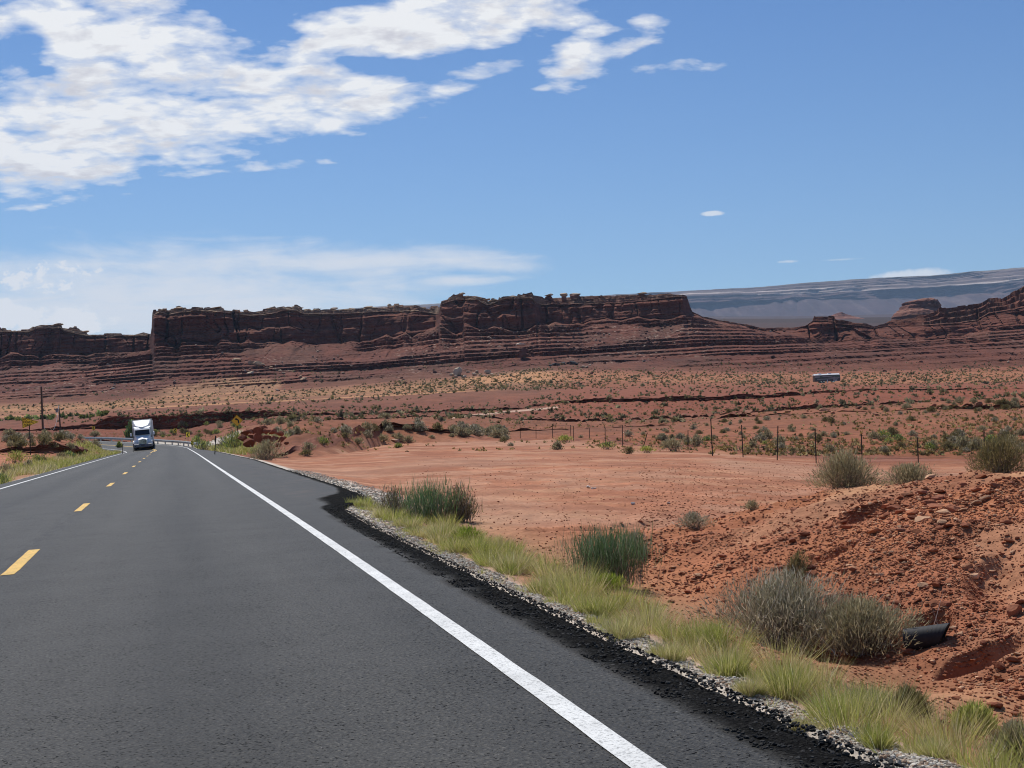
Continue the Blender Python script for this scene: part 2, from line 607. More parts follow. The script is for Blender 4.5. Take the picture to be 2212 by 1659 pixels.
def strip(name, t0, t1, s0, s1, mat, step=0.25, lift=0.004, jag=0.0025):
    s = np.arange(s0, s1 + 1e-6, min(step, (s1 - s0) / 6))
    t = np.array([t0, (2 * t0 + t1) / 3, (t0 + 2 * t1) / 3, t1])
    S, T = np.meshgrid(s, t, indexing='ij')
    T = drift(S, T + jag * vn(S * 23, T * 30, seed=3))
    X, Y = st_xy(S, T)
    me = mesh_np(name, np.stack((X, Y, road_z(S, T) + lift), -1).reshape(-1, 3), grid_quads(*S.shape)[:, ::-1], smooth=True)
    return tag(link(name, me, mat), kind='structure')


strip('edge_line', 1.567, 1.672, -10, 290, M['white_paint'])
strip('edge_line', -5.32, -5.195, -10, 290, M['white_paint'])
P_D = 13.9
for k in range(9):
    s0 = 13.05 + P_D * k + (1.4 if k == 0 else 0)
    strip('centre_dash', -1.83, -1.70, s0, s0 + 3.3, M['yellow_paint'])
strip('centre_line', -1.99, -1.87, 138, 290, M['yellow_paint'])
strip('centre_line', -1.78, -1.66, 150, 290, M['yellow_paint'])

# ------------------------------------------------------------------ ground, laid out along its own breaks of slope
# every break line: (photo x, depth in m, y in the photo or None, height in m or None)


def brk(*pts):
    tau, dep, zz = [], [], []
    for p in pts:
        x, d, y = p[:3]
        if y is None:
            t, _ = tz(x, 930); z = p[3]
        else:
            t, k = tz(x, y); z = EYE + d * k
        tau.append(t); dep.append(d); zz.append(z)
    return np.array(tau), np.array(dep), np.array(zz)


Z0 = None
LN = []      # (name, break, rows up to it, slope roughness at it, colour key)
LN.append(('near', brk((-3000, 2.2, Z0, -0.1), (4500, 2.2, Z0, -0.25)), 0, 0.03, 'dirt'))
LN.append(('toe', brk((-3000, 8, Z0, -0.25), (-900, 8, Z0, -0.25), (1000, 13, Z0, -0.02), (1400, 13, Z0, -0.05), (1600, 11, Z0, -0.15), (1800, 9.3, Z0, -0.2),
                      (2000, 8.3, Z0, -0.22), (2212, 7.7, Z0, -0.23), (4500, 5, Z0, -0.3)), 190, 0.05, 'mound'))
LN.append(('mid', brk((-3000, 10, Z0, -0.25), (-900, 11, Z0, -0.25), (1000, 14.3, Z0, -0.01), (1400, 13.6, Z0, -0.02), (1481, 13.8, Z0, 0.03), (1600, 13, Z0, 0.08), (1800, 12, Z0, 0.24),
                      (2000, 11, Z0, 0.33), (2212, 10.3, Z0, 0.36), (4500, 8, Z0, 0.4)), 130, 0.16, 'mound'))
LN.append(('crest', brk((-3000, 14, Z0, -0.25), (-900, 14, Z0, -0.25), (1000, 16, Z0, 0), (1380, 14.2, Z0, 0.0), (1481, 15.5, 1141), (1547, 15.5, 1133), (1580, 15.4, 1118),
                        (1646, 15.2, 1103), (1693, 15, 1092), (1762, 14.8, 1077), (1861, 14.4, 1059), (2010, 13.8, 1044), (2109, 13.4, 1031), (2212, 13, 1024), (4500, 11, Z0, 0.8)), 110, 0.14, 'mound'))
LN.append(('back', brk((-3000, 18, Z0, -0.25), (0, 18, Z0, -0.2), (1000, 19, Z0, 0), (1400, 18, Z0, -0.05), (1700, 19, Z0, -0.15), (2212, 17, Z0, -0.05), (4500, 17, Z0, 0.2)), 50, 0.06, 'dirt'))
LN.append(('flat', brk((-3000, 40, Z0, -0.3), (600, 40, Z0, -0.1), (1000, 40, Z0, 0), (1400, 40, Z0, -0.05), (1700, 40, Z0, -0.35), (2000, 40, Z0, -0.6), (2212, 40, Z0, -0.75), (4500, 40, Z0, -0.9)), 150, 0.034, 'dirt'))
LN.append(('flat2', brk((-3000, 62, Z0, -0.3), (240, 62, Z0, -0.2), (620, 62, Z0, 0.0), (1000, 62, Z0, 0.02), (1300, 62, Z0, 0.0), (1500, 62, Z0, -0.15), (1600, 60, Z0, -0.28), (1763, 57, Z0, -0.55),
                        (1863, 55, Z0, -0.65), (2000, 55, Z0, -0.8), (2212, 55, Z0, -0.9), (4500, 55, Z0, -1.0)), 90, 0.02, 'dirt'))
LN.append(('bank foot', brk((-3000, 104, Z0, 0.0), (-300, 104, Z0, 0.0), (0, 105, 990), (105, 110, 985), (190, 118, 978), (238, 128, 973), (262, 120, Z0, 0.0), (480, 90, Z0, 0.0),
                            (505, 70, Z0, 0.02), (546, 67, 997), (620, 70, 992), (685, 76, 987), (754, 88, 978.5), (789, 96, 973), (823, 108, 963), (876, 110, 959), (1040, 112, 953), (1180, 108, 952),
                            (1274, 98, 958), (1400, 82, 968), (1500, 72, 976), (1605, 66, 984), (1763, 63, 998), (1863, 60, 1008), (2000, 60, 1010), (2212, 60, 1008), (4500, 60, Z0, -0.8)), 70, 0.02, 'dirt'))
LN.append(('face foot', brk((-3000, 112, Z0, 0.2), (-300, 112, Z0, 0.2), (0, 114, 975), (105, 116.5, 976), (150, 118.5, 978), (190, 122, 975), (238, 130, 972), (262, 124, Z0, 0.0), (480, 95, Z0, 0.0), (505, 73, Z0, 0.3),
                            (518, 74, 966), (560, 74, 963), (617, 76, 957), (650, 79, 970), (685, 83, 968), (754, 94, 958), (768, 98, 946), (823, 112.5, 929), (876, 113.5, 928), (960, 115, 933), (1040, 114, 949), (1180, 112, 948),
                            (1274, 102, 954), (1400, 87, 963), (1605, 71, 978), (1763, 68, 990), (1863, 66, 998), (2212, 66, 998), (4500, 66, Z0, -0.6)), 60, 0.10, 'bank'))
LN.append(('face top', brk((-3000, 114, Z0, 0.6), (-300, 114, Z0, 0.6), (0, 117, 966), (60, 117, 964), (100, 117.5, 960), (108, 117.5, 957.5), (150, 119.3, 958.5), (190, 123, 966), (238, 131.5, 971), (262, 127, Z0, 0.0), (480, 98, Z0, 0.0), (505, 76, Z0, 0.5),
                           (518, 75, 933), (535, 75.3, 928), (560, 75.6, 926), (600, 77, 928), (617, 77.6, 934), (650, 82, 948), (685, 87, 946), (754, 97, 936), (768, 99, 926), (823, 113.6, 921), (876, 114.6, 920), (960, 116, 928), (1040, 116, 947),
                           (1180, 115, 945), (1274, 106, 950), (1400, 92, 957), (1605, 76, 971), (1763, 74, 978), (1863, 73, 984), (2212, 72, 983), (4500, 72, Z0, -0.4)), 34, 0.12, 'bank'))
LN.append(('ridge', brk((-3000, 150, Z0, 1.8), (-300, 150, 942), (0, 150, 941), (100, 150, 939), (150, 150, 935), (175, 149, 936), (200, 148, 945), (225, 147, 960), (240, 146, 968), (262, 150, Z0, -0.02), (480, 120, Z0, 0.0), (505, 96, Z0, 1.0),
                        (518, 94, 924), (560, 95, 918), (617, 98, 914), (685, 105, 910), (754, 112, 907), (823, 119, 907), (916, 121, 908), (970, 121, 916), (1010, 121, 930), (1040, 121, 942), (1090, 120, 946), (1180, 120, 941),
                        (1274, 116, 940), (1400, 108, 940), (1605, 98, 944), (1763, 92, 950), (1863, 90, 952), (2000, 88, 948), (2212, 86, 946), (4500, 86, Z0, 0.2)), 70, 0.06, 'bank'))
LN.append(('shelf', brk((-3000, 200, Z0, 1.4), (0, 200, Z0, 1.3), (200, 195, Z0, 0.9), (262, 195, Z0, 0.0), (430, 190, Z0, 0.0), (480, 175, Z0, 0.5), (518, 150, Z0, 1.6), (700, 150, Z0, 2.2), (900, 150, Z0, 2.0), (1040, 150, 932),
                        (1180, 150, 928), (1300, 150, 924), (1400, 148, 920), (1500, 146, 912), (1549, 146, 905), (1600, 146, 899), (1800, 138, 891), (2000, 133, 886), (2212, 128, 881), (4500, 126, Z0, 3.0)), 56, 0.06, 'scrub'))
LN.append(('shelf lip', brk((-3000, 202, Z0, 1.4), (0, 202, Z0, 1.3), (200, 197, Z0, 0.95), (262, 197, Z0, 0.05), (430, 192, Z0, 0.05), (480, 178, Z0, 0.6), (518, 153, Z0, 1.7), (700, 153, Z0, 2.2), (900, 153, Z0, 2.1), (1040, 153, 930),
                            (1180, 153, 926), (1300, 153, 922), (1400, 150, 918), (1500, 148, 909), (1549, 147, 901), (1600, 147, 892), (1800, 139, 883), (2000, 134, 877), (2212, 129, 871), (4500, 128, Z0, 3.6)), 16, 0.10, 'bank'))
LN.append(('bench', brk((-3000, 240, Z0, 1.8), (0, 240, Z0, 1.6), (200, 238, Z0, 1.2), (250, 236, Z0, 0.75), (330, 236, 942), (430, 236, 939), (518, 225, 920), (620, 215, 910), (800, 212, 904), (1000, 210, 900), (1090, 208, 908), (1200, 208, 912), (1400, 208, 908),
                        (1549, 208, 902), (1640, 208, Z0, 2.6), (1800, 208, Z0, 3.2), (2212, 205, Z0, 4.2), (4500, 205, Z0, 4.5)), 60, 0.05, 'scrub'))
LN.append(('bench lip', brk((-3000, 243, Z0, 1.9), (0, 243, Z0, 1.7), (200, 241, Z0, 1.3), (250, 239, Z0, 0.9), (330, 239, 941), (430, 239, 938), (518, 228, 919), (620, 218, 909), (800, 215, 903), (1000, 212, 899), (1090, 210, 906), (1200, 210, 907.5), (1400, 210, 903),
                            (1549, 210, 896.5), (1640, 210, Z0, 3.0), (1800, 210, Z0, 3.6), (2212, 208, Z0, 4.4), (4500, 208, Z0, 4.8)), 16, 0.08, 'redbank'))
LN.append(('cut foot', brk((-3000, 285, 940), (-300, 285, 940), (74, 286, 931), (216, 287, 925), (246, 287, 926), (357, 287, 929.5), (397, 287, 929), (446, 287, 918), (503, 287, 910), (567, 287, 903), (600, 287, 899), (740, 286, 897), (866, 285, 892), (1039, 283, 886),
                           (1129, 281, 884), (1186, 278, 873), (1300, 276, 868), (1400, 275, 867), (1536, 275, 864.5), (1630, 274, 862), (1712, 274, 856.5), (1800, 273, 850), (1950, 273, 843.5), (2212, 272, 839), (4500, 272, Z0, 9)), 56, 0.07, 'redbank'))
LN.append(('cut top', brk((-3000, 289, 936), (-300, 289, 936), (74, 289, 927), (200, 289.5, 916), (222, 289.5, 904), (234, 289.5, 899.5), (357, 290, 897), (397, 290, 895), (446, 290, 892.5), (503, 290, 889.5), (567, 290, 888.5), (600, 290, 892), (740, 289, 893.5), (866, 288, 889),
                          (1039, 286, 881.5), (1129, 284, 881), (1186, 280, 870), (1300, 278, 861), (1400, 277, 859.5), (1536, 277, 855.5), (1630, 276, 854.5), (1712, 276, 848), (1800, 275, 845), (1950, 275, 841.5), (2212, 274, 837.5), (4500, 274, Z0, 9.5)), 34, 0.05, 'redbank'))
LN.append(('apron', brk((-3000, 430, 906), (0, 430, 903), (200, 430, 892), (370, 430, 877.5), (590, 430, 867), (850, 430, 853), (1050, 430, 844), (1186, 430, 840), (1400, 430, 838), (1600, 430, 838), (1800, 430, 835), (2000, 430, 832), (2212, 430, 827), (4500, 430, 790)), 76, 0.05, 'plain'))
LN.append(('dunes', brk((-3000, 520, 888), (0, 520, 886), (200, 520, 880), (370, 520, 866), (590, 520, 856), (850, 520, 842), (950, 520, 833), (1050, 520, 826), (1186, 520, 820), (1300, 520, 819), (1400, 520, 821), (1600, 520, 823), (1800, 520, 823), (2000, 520, 817), (2212, 520, 810), (4500, 520, 770)), 44, 0.05, 'sand'))
LN.append(('talus foot', brk((-3000, 620, 872), (0, 620, 870), (200, 620, 866), (400, 620, 853), (600, 620, 843), (800, 620, 828), (900, 620, 818), (1000, 620, 812), (1100, 620, 801), (1150, 620, 796), (1250, 620, 797), (1400, 620, 800), (1600, 620, 801), (1800, 620, 801), (2000, 620, 797), (2212, 620, 790), (4500, 620, 750)), 44, 0.06, 'plain'))

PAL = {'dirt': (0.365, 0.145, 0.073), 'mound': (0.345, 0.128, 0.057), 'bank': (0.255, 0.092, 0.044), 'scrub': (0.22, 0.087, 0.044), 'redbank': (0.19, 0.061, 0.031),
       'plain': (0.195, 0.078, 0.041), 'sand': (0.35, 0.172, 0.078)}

dense = np.arange(-0.405, 0.4051, 0.00088)
outer = 0.405 + np.cumsum(np.geomspace(0.0012, 0.06, 44))
TAU = np.concatenate((-outer[::-1], dense, outer))
NCOL = len(TAU)


def at_tau(b, tau):
    return np.interp(tau, b[0], b[1]), np.interp(tau, b[0], b[2])


Dl, Zl = [], []
for k, (nm, b, nr, rg, ck) in enumerate(LN):
    d, z = at_tau(b, TAU)
    if nm in ('cut foot', 'cut top', 'shelf', 'shelf lip', 'bench', 'bench lip', 'face foot', 'face top'):
        wig = fbm(TAU * 60, TAU * 0 + 3, oct=4, seed=30) * (4.0 if 'cut' in nm else 1.2)
        d = d + wig
        if 'top' in nm or 'lip' in nm:
            amp = {'cut top': 0.35, 'shelf lip': 0.38, 'bench lip': 0.3, 'face top': 0.22}[nm]
            if nm == 'face top':
                amp = amp * sst(CX + FPX * TAU, 1120, 1000)
            z = z + amp * fbm(TAU * 150, TAU * 0 + 8, oct=4, seed=33 + k)
        if nm == 'shelf lip':      # the ledge breaks up into separate outcrops
            z = lerp(np.interp(TAU, LN[k - 1][1][0], LN[k - 1][1][2]), z, 0.25 + 0.75 * sst(fbm(TAU * 38, TAU * 0 + 1, oct=3, seed=41), -0.15, 0.2))
    if 'top' in nm or 'lip' in nm:
        xx_ = CX + FPX * TAU
        k1 = sst(xx_, 622, 650) * sst(xx_, 790, 768) + sst(xx_, 940, 1000) if nm == 'face top' else 0 * xx_
        d = lerp(Dl[-1] + 0.3, np.maximum(d, Dl[-1] + 0.3), np.clip(k1, 0, 1))
    Dl.append(d); Zl.append(z)
rowsD, rowsZ, rowsR, rowsC, rowsL = [Dl[0][:, None]], [Zl[0][:, None]], [np.full((NCOL, 1), LN[0][3])], [np.broadcast_to(np.array(PAL[LN[0][4]]), (NCOL, 1, 3))], [np.zeros((NCOL, 1))]
for k in range(1, len(LN)):
    nr = LN[k][2]
    f = np.arange(1, nr + 1) / nr
    d0, d1 = Dl[k - 1], Dl[k]
    D = d0[:, None] * (d1 / d0)[:, None] ** f[None]
    fr = (D - d0[:, None]) / (d1 - d0)[:, None]
    rowsD.append(D)
    rowsZ.append(lerp(Zl[k - 1][:, None], Zl[k][:, None], fr))
    rowsR.append(np.broadcast_to(lerp(LN[k - 1][3], LN[k][3], fr), fr.shape))
    c0, c1 = np.array(PAL[LN[k - 1][4]]), np.array(PAL[LN[k][4]])
    rowsC.append(lerp(c0[None, None], c1[None, None], fr[..., None]))
    rowsL.append(k - 1 + fr)
GD = np.concatenate(rowsD, 1)
GZ = np.concatenate(rowsZ, 1)
GR = np.concatenate(rowsR, 1)
GC = np.concatenate(rowsC, 1).astype(np.float32)
GL = np.concatenate(rowsL, 1)
GX = TAU[:, None] * GD
GY = GD
LI = {nm: i for i, (nm, *_r2) in enumerate(LN)}
S_, T_ = xy_st(GX, GY)
mound_m = sst(GX, 1.2, 2.6) * sst(GL, 0.55, 1.2) * sst(GL, 4.2, 3.4)
# relief, finer close by
rel = np.zeros_like(GZ)
for i, wlen in enumerate((30, 11, 4.5, 1.8, 0.75, 0.31, 0.13, 0.055)):
    vis = sst(wlen / (GD * 0.0019 + 0.004), 0.8, 2.2)
    slope = np.where(wlen > 5, np.minimum(GR, 0.06) * 0.5, GR * (1 + 0.9 * (GD > 70))) * (1.0 if wlen < 2 else 0.8)
    slope = slope * (1 + mound_m * (1.5 if wlen < 0.2 else 1.2 if wlen < 0.8 else 0.0))
    if wlen > 2:
        slope = slope * np.clip(sst(GL, 3.6, 5.0), 0.12, 1) * (0.6 if wlen > 20 else 1)
    nn = vn(GX / wlen + i * 3.1, GY / wlen - i * 7.7, seed=50 + i)
    if wlen < 2:
        nn = np.where(nn > 0, nn, nn * 0.6)
    rel += wlen * slope * 0.33 * nn * vis
# rills running down the banks
ril = np.abs(fbm(GX * 0.55, GY * 0.09, oct=3, seed=70))
rel -= sst(ril, 0.16, 0.0) * 0.30 * sst(GL, LI['shelf lip'] + 0.1, LI['shelf lip'] + 0.6) * sst(GL, LI['cut top'] + 0.2, LI['cut foot'] - 0.1)
# bedding on the small scarps
xs0 = CX + FPX * TAU[:, None]
for nm in ('cut top', 'bench lip', 'shelf lip', 'face top'):
    k = LI[nm]
    w = sst(GL, k - 1.02, k - 0.9) * sst(GL, k + 0.06, k - 0.02)
    fc = GL - (k - 1)
    gy = 1.1 * vn(GX * 0.35, fc * 7, seed=81) + 0.6 * vn(GX * 1.3, fc * 16, seed=82)
    sc_ = {'cut top': 0.6, 'bench lip': 0.3, 'shelf lip': 0.35, 'face top': 0.4}[nm]
    if nm == 'face top':
        sc_ = sc_ * (1 - np.clip(sst(xs0, 622, 640) * sst(xs0, 800, 775) + sst(xs0, 960, 1000), 0, 1))
    GY = GY + w * gy * sc_
    GX = TAU[:, None] * GY
GZ = GZ + rel
# gullies beside the culvert and across the clearing


def dent(x, y, rx, ry, dep, rot=0.0):
    global GZ
    dx, dy = GX - x, GY - y
    c, s2 = math.cos(rot), math.sin(rot)
    u, v = (dx * c + dy * s2) / rx, (-dx * s2 + dy * c) / ry
    q = u * u + v * v + 0.35 * vn(GX * 3, GY * 3, seed=90)
    GZ = GZ - dep * sst(q, 1.0, 0.15)


dent(0.75, 17.6, 0.75, 0.30, 0.16, R(12))
dent(1.6, 18.6, 0.5, 0.22, 0.12, R(35))
dent(2.35, 11.3, 0.4, 0.2, 0.10, R(-30))
dent(2.72, 8.35, 0.30, 0.14, 0.14, R(10))
dent(2.62, 9.1, 0.16, 0.2, 0.16)
dent(3.25, 9.6, 0.25, 0.5, 0.10, R(-25))
dent(3.1, 12.3, 0.35, 0.2, 0.10)
# the road bed: ground is graded to the pavement edge
er = edge_r(S_)
out = np.where(T_ > -1.84, T_ - er, EDGE_L - T_)
zr = road_z(S_, np.clip(T_, EDGE_L, er))
reach = np.where(T_ > -1.84, np.interp(S_, [0, 18, 24, 60, 120, 170, 400], [2.6, 2.8, 3.2, 6, 6, 7, 7]), np.interp(S_, [0, 60, 130, 400], [5, 5, 4, 8]))
w = sst(out / reach, 1.0, 0.05)
GZ = lerp(GZ, zr - 0.03 - 0.10 * np.clip(out, 0, 2), w)
GZ = np.where(out < 0.02, np.minimum(GZ, zr - 0.07), GZ)
GZ += (0.03 * vn(GX * 2.2, GY * 2.2, seed=95) + 0.015 * vn(GX * 9, GY * 9, seed=96)) * (out > 0.05) * sst(GD, 60, 30)
GZ = GZ - 0.16 * np.exp(-((out - 1.7) / 0.55) ** 2) * (T_ > 0) * sst(S_, 15.5, 12)
GZ = np.where((out < 0.5) & (S_ > 330), GZ - 0.0, GZ)

# ---- ground colour (what the earth is, not how it is lit)
n1 = fbm(GX * 0.35, GY * 0.35, oct=5, seed=101)
n2 = fbm(GX * 2.4, GY * 2.4, oct=4, seed=111)
n3 = fbm(GX * 0.09, GY * 0.045, oct=4, seed=121)
drag = fbm(GX * 0.22 + 0.5 * n1, GY * 0.6 + 0.4 * n1, oct=5, gain=0.6, seed=131)       # wheel-drag streaks in the clearing
GC = GC * (1 + 0.20 * n1 + 0.16 * n2 + 0.26 * n3)[..., None]
xs = CX + FPX * TAU[:, None]


def blend(mask, col):
    global GC
    GC = GC + (np.array(col, np.float32) - GC) * np.clip(mask, 0, 1)[..., None]


clear_m = sst(GD, 17, 20) * sst(GL, LI['face foot'] + 0.1, LI['bank foot'] - 0.1) * (T_ > 2)
blend(clear_m * sst(drag, 0.05, 0.38) * 0.45, (0.52, 0.285, 0.155))
blend(clear_m * sst(drag, -0.05, -0.38) * 0.55, (0.28, 0.108, 0.054))
mott = fbm(GX * 0.5, GY * 0.35, oct=5, gain=0.65, seed=133)
blend(clear_m * sst(mott, 0.04, 0.3) * 0.5, (0.30, 0.110, 0.056))
blend(clear_m * sst(mott, -0.06, -0.3) * 0.6, (0.48, 0.245, 0.145))
blend(clear_m * sst(n3, 0.05, 0.4) * 0.45, (0.38, 0.215, 0.135))
pal_m = mound_m * sst(fbm(GX * 0.8, GY * 0.6, oct=4, seed=141), 0.02, 0.35)
blend(pal_m * 0.75, (0.53, 0.285, 0.150))
blend(mound_m * sst(n1, -0.05, -0.35) * 0.5, (0.30, 0.105, 0.055))
sandp = 0


def sandpatch(x, l, rx, rl, a=1.0):
    global sandp
    sandp = np.maximum(sandp, a * sst(((xs - x) / rx) ** 2 + ((GL - l) / rl) ** 2 + 0.8 * fbm(GX * 0.03, GY * 0.03, oct=4, seed=151), 1.0, 0.35))


A_, D_, F_ = LI['apron'], LI['dunes'], LI['talus foot']
sandpatch(1180, D_ + 0.3, 260, 0.62)
sandpatch(1450, D_ + 0.05, 260, 0.30)
sandpatch(1720, D_ + 0.45, 330, 0.3, 0.8)
sandpatch(2000, A_ + 0.55, 260, 0.45, 0.9)
sandpatch(2080, D_ + 0.2, 240, 0.32, 0.9)
sandpatch(640, A_ + 0.05, 520, 0.10, 0.95)
sandpatch(900, A_ + 0.35, 200, 0.10, 0.7)
sandpatch(60, A_ + 0.05, 240, 0.14, 0.7)
sandpatch(470, F_ - 0.12, 150, 0.3, 0.8)
blend(sandp, (0.47, 0.228, 0.105))
grey_m = sst(GL, D_ + 0.55, F_ + 0.0) * sst(xs, 850, 1250)
blend(grey_m * 0.55, (0.20, 0.125, 0.076))
blend(sst(GL, LI['bench'] + 0.2, LI['cut foot'] - 0.4) * sst(xs, 1150, 1250) * 0.6, (0.27, 0.085, 0.043))
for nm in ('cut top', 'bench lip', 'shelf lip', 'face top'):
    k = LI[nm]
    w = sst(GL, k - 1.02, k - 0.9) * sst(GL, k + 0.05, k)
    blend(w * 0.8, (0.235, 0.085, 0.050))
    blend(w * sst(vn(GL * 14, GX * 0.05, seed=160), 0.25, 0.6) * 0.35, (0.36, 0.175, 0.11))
# pale graded gravel along the pavement, and the pale track behind the mound
gm = sst(out, 0.42, 0.12) * (out > -0.1) + 0
gm = np.maximum(gm, sst(out + 0.25 * vn(GX * 2.5, GY * 2.5, seed=161), 0.9, 0.25) * sst(S_, 16, 19) * sst(S_, 50, 32) * (T_ > 0))
gm = np.maximum(gm, sst(out, 7.0, 5.0) * sst(S_, 168, 180) * (T_ > 0) * (out > 0))
blend(gm * sst(S_, 340, 300) * 0.85, (0.58, 0.53, 0.44))
strawm = sst(out, 2.4, 1.2) * sst(S_, 26, 20) * (T_ > 0) + sst(out, 3.2, 1.5) * (T_ < -2) * sst(S_, 160, 140)
blend(np.clip(strawm - gm, 0, 1) * 0.45, (0.36, 0.245, 0.135))
tr_y = np.interp(xs, [980, 1020, 1100, 1168, 1200], [902, 897, 889, 883, 880])
_, GYS = proj(GX, GY, GZ)
track = sst(np.abs(GYS - tr_y), 2.6, 1.0) * (xs > 975) * (xs < 1205) * (GL > LI['bench'] - 0.3) * (GL < LI['cut foot'])
blend(track, (0.52, 0.34, 0.24))
GC = np.clip(GC, 0.015, 0.85)

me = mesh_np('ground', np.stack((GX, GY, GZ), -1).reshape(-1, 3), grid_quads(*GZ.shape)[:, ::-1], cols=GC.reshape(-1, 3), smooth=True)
tag(link('ground', me, M['ground']), kind='structure')
# the rest of the plain, behind and beside the viewer, out to the horizon
th_ = np.linspace(0, 2 * math.pi, 73)
rad_ = np.array([0.0, 60, 200, 800, 3000, 9000])
TH_, RA_ = np.meshgrid(th_, rad_, indexing='ij')
me = mesh_np('plain', np.stack((RA_ * np.cos(TH_), RA_ * np.sin(TH_), -2.0 - RA_ * 0.0005), -1).reshape(-1, 3), grid_quads(*TH_.shape)[:, ::1],
             cols=np.tile(np.array([[0.36, 0.17, 0.10]]), (TH_.size, 1)))
tag(link('terrain', me, M['ground']), kind='structure')

SXG, SYG = proj(GX, GY, GZ)


def gz(x, y):
    c = int(np.clip(np.searchsorted(TAU, x / y), 0, NCOL - 1))
    return float(np.interp(y, GD[c], GZ[c]))


def hit(px, py, dmin=2.5):
    """nearest ground point seen at a photo pixel"""
    t, _k = tz(px, py)
    c = int(np.clip(np.searchsorted(TAU, t), 0, NCOL - 1))
    ok = (SYG[c] <= py) & (GD[c] > dmin)
    i = int(np.argmax(ok)) if ok.any() else len(GD[c]) - 1
    return float(GX[c, i]), float(GY[c, i]), float(GZ[c, i])
# ------------------------------------------------------------------ the red mesa
FT = np.arange(-0.47, 0.4701, 0.00074)
NM = len(FT)
fx = CX + FPX * FT


def line(d, *pts):
    """pts of (photo x, photo y): returns tau -> slope of sight"""
    a = [tz(x, y) for x, y in pts]
    t = np.array([q[0] for q in a]); k = np.array([q[1] for q in a])
    return np.interp(FT, t, k)


# plan distance of the foot, cliff base and rim across the view
def plan(*pts):
    return np.interp(fx, [p[0] for p in pts], [p[1] for p in pts])


d_foot = np.full(NM, 610.0)
d_led = plan((-500, 690), (0, 690), (400, 690), (900, 680), (1150, 670), (1500, 665), (2212, 660), (3000, 660))
d_base = plan((-500, 850), (0, 850), (70, 838), (160, 840), (310, 850), (326, 846), (334, 768), (480, 770), (600, 792), (700, 800), (945, 808), (954, 772), (1000, 765), (1160, 768), (1172, 792), (1480, 784), (1496, 800),
              (1600, 800), (1740, 768), (1850, 764), (1900, 774), (1960, 764), (2000, 748), (2060, 746), (2140, 762), (2212, 760), (3000, 760))
foot_k = line(620, (-700, 872), (0, 870), (200, 866), (400, 853), (600, 843), (800, 828), (900, 818), (1000, 812), (1100, 801), (1150, 796), (1250, 797), (1400, 800), (1600, 801), (1800, 801), (2000, 797), (2212, 790), (2900, 760))
led_k = line(690, (-700, 842), (0, 839), (170, 834), (295, 830), (380, 820), (464, 813), (560, 806), (700, 806), (823, 803), (950, 798), (1115, 782), (1250, 780), (1400, 777), (1600, 773), (1745, 767), (1900, 762), (2212, 755), (2900, 730))
base_k = line(800, (-700, 775), (0, 776), (21, 760), (50, 766), (84, 772), (135, 764), (185, 770), (205, 762), (278, 761), (312, 759), (330, 752), (337, 741), (355, 738), (384, 750), (392, 737), (420, 738), (468, 743), (476, 733), (490, 733), (520, 742), (536, 734), (552, 743), (580, 738), (611, 743),
               (632, 735), (680, 742), (738, 741), (801, 738), (835, 724), (850, 730), (877, 719), (890, 730), (910, 718), (940, 709), (951, 700), (965, 712), (976, 719), (1000, 718), (1003, 697), (1045, 710), (1065, 705), (1090, 710), (1115, 715), (1142, 710), (1167, 692), (1185, 700), (1198, 695), (1230, 702), (1267, 698),
               (1309, 688), (1340, 694), (1378, 683), (1405, 691), (1430, 690), (1470, 682), (1495, 678), (1520, 690), (1560, 697), (1613, 706), (1655, 722), (1720, 726), (1745, 734), (1810, 738), (1870, 734), (1895, 729), (1930, 731), (1985, 732), (2010, 737), (2040, 735), (2052, 727), (2080, 725), (2110, 720), (2135, 704), (2160, 705), (2212, 700), (2900, 650))
top_pts = [(-700, 716), (-60, 712), (0, 711), (17, 714), (63, 712), (74, 704), (88.5, 700), (131, 699.8), (135, 706.8), (164, 709), (185, 714.6), (190, 721), (291, 721), (310, 716), (322, 719), (327, 719.4), (328.5, 680), (331, 670.5), (345, 668), (362, 667), (366, 672), (370, 668),
           (421, 664), (440, 665.5), (472, 667), (523, 671), (548, 675.5), (575, 671), (590, 667), (611, 663), (641, 662.7), (653, 669), (717, 666), (750, 668), (801, 662.7), (850, 661), (898, 657.5), (910, 662), (932, 666), (950, 665), (953, 652), (972, 647), (982, 639), (990, 637), (991.5, 631.5), (999, 631.5), (1000.5, 637),
           (1028, 637.2), (1050, 642.5), (1053, 649), (1076, 649), (1078, 642.5), (1087, 638), (1121, 637), (1135, 640), (1149, 636), (1153, 643.5), (1215, 643), (1260, 641), (1320, 639), (1371, 637.5), (1413, 636), (1448, 634.5), (1475, 637), (1483, 639), (1487, 650), (1490, 660), (1495, 674),
           (1517, 683.8), (1552, 692), (1591, 697.5), (1613, 700.5), (1653, 710), (1719, 707), (1739, 704), (1756, 691), (1757.5, 683), (1775, 682.6), (1801, 682.8), (1805, 689), (1838, 695.6), (1871, 697.5), (1887, 703.8), (1910, 700.5), (1920, 692), (1976, 684.5), (2025, 673.5), (2029.5, 666.5), (2118, 656), (2132, 648), (2162, 645), (2181, 635), (2201, 623), (2212, 616), (2300, 596), (2900, 585)]
sky_k = line(830, *top_pts)
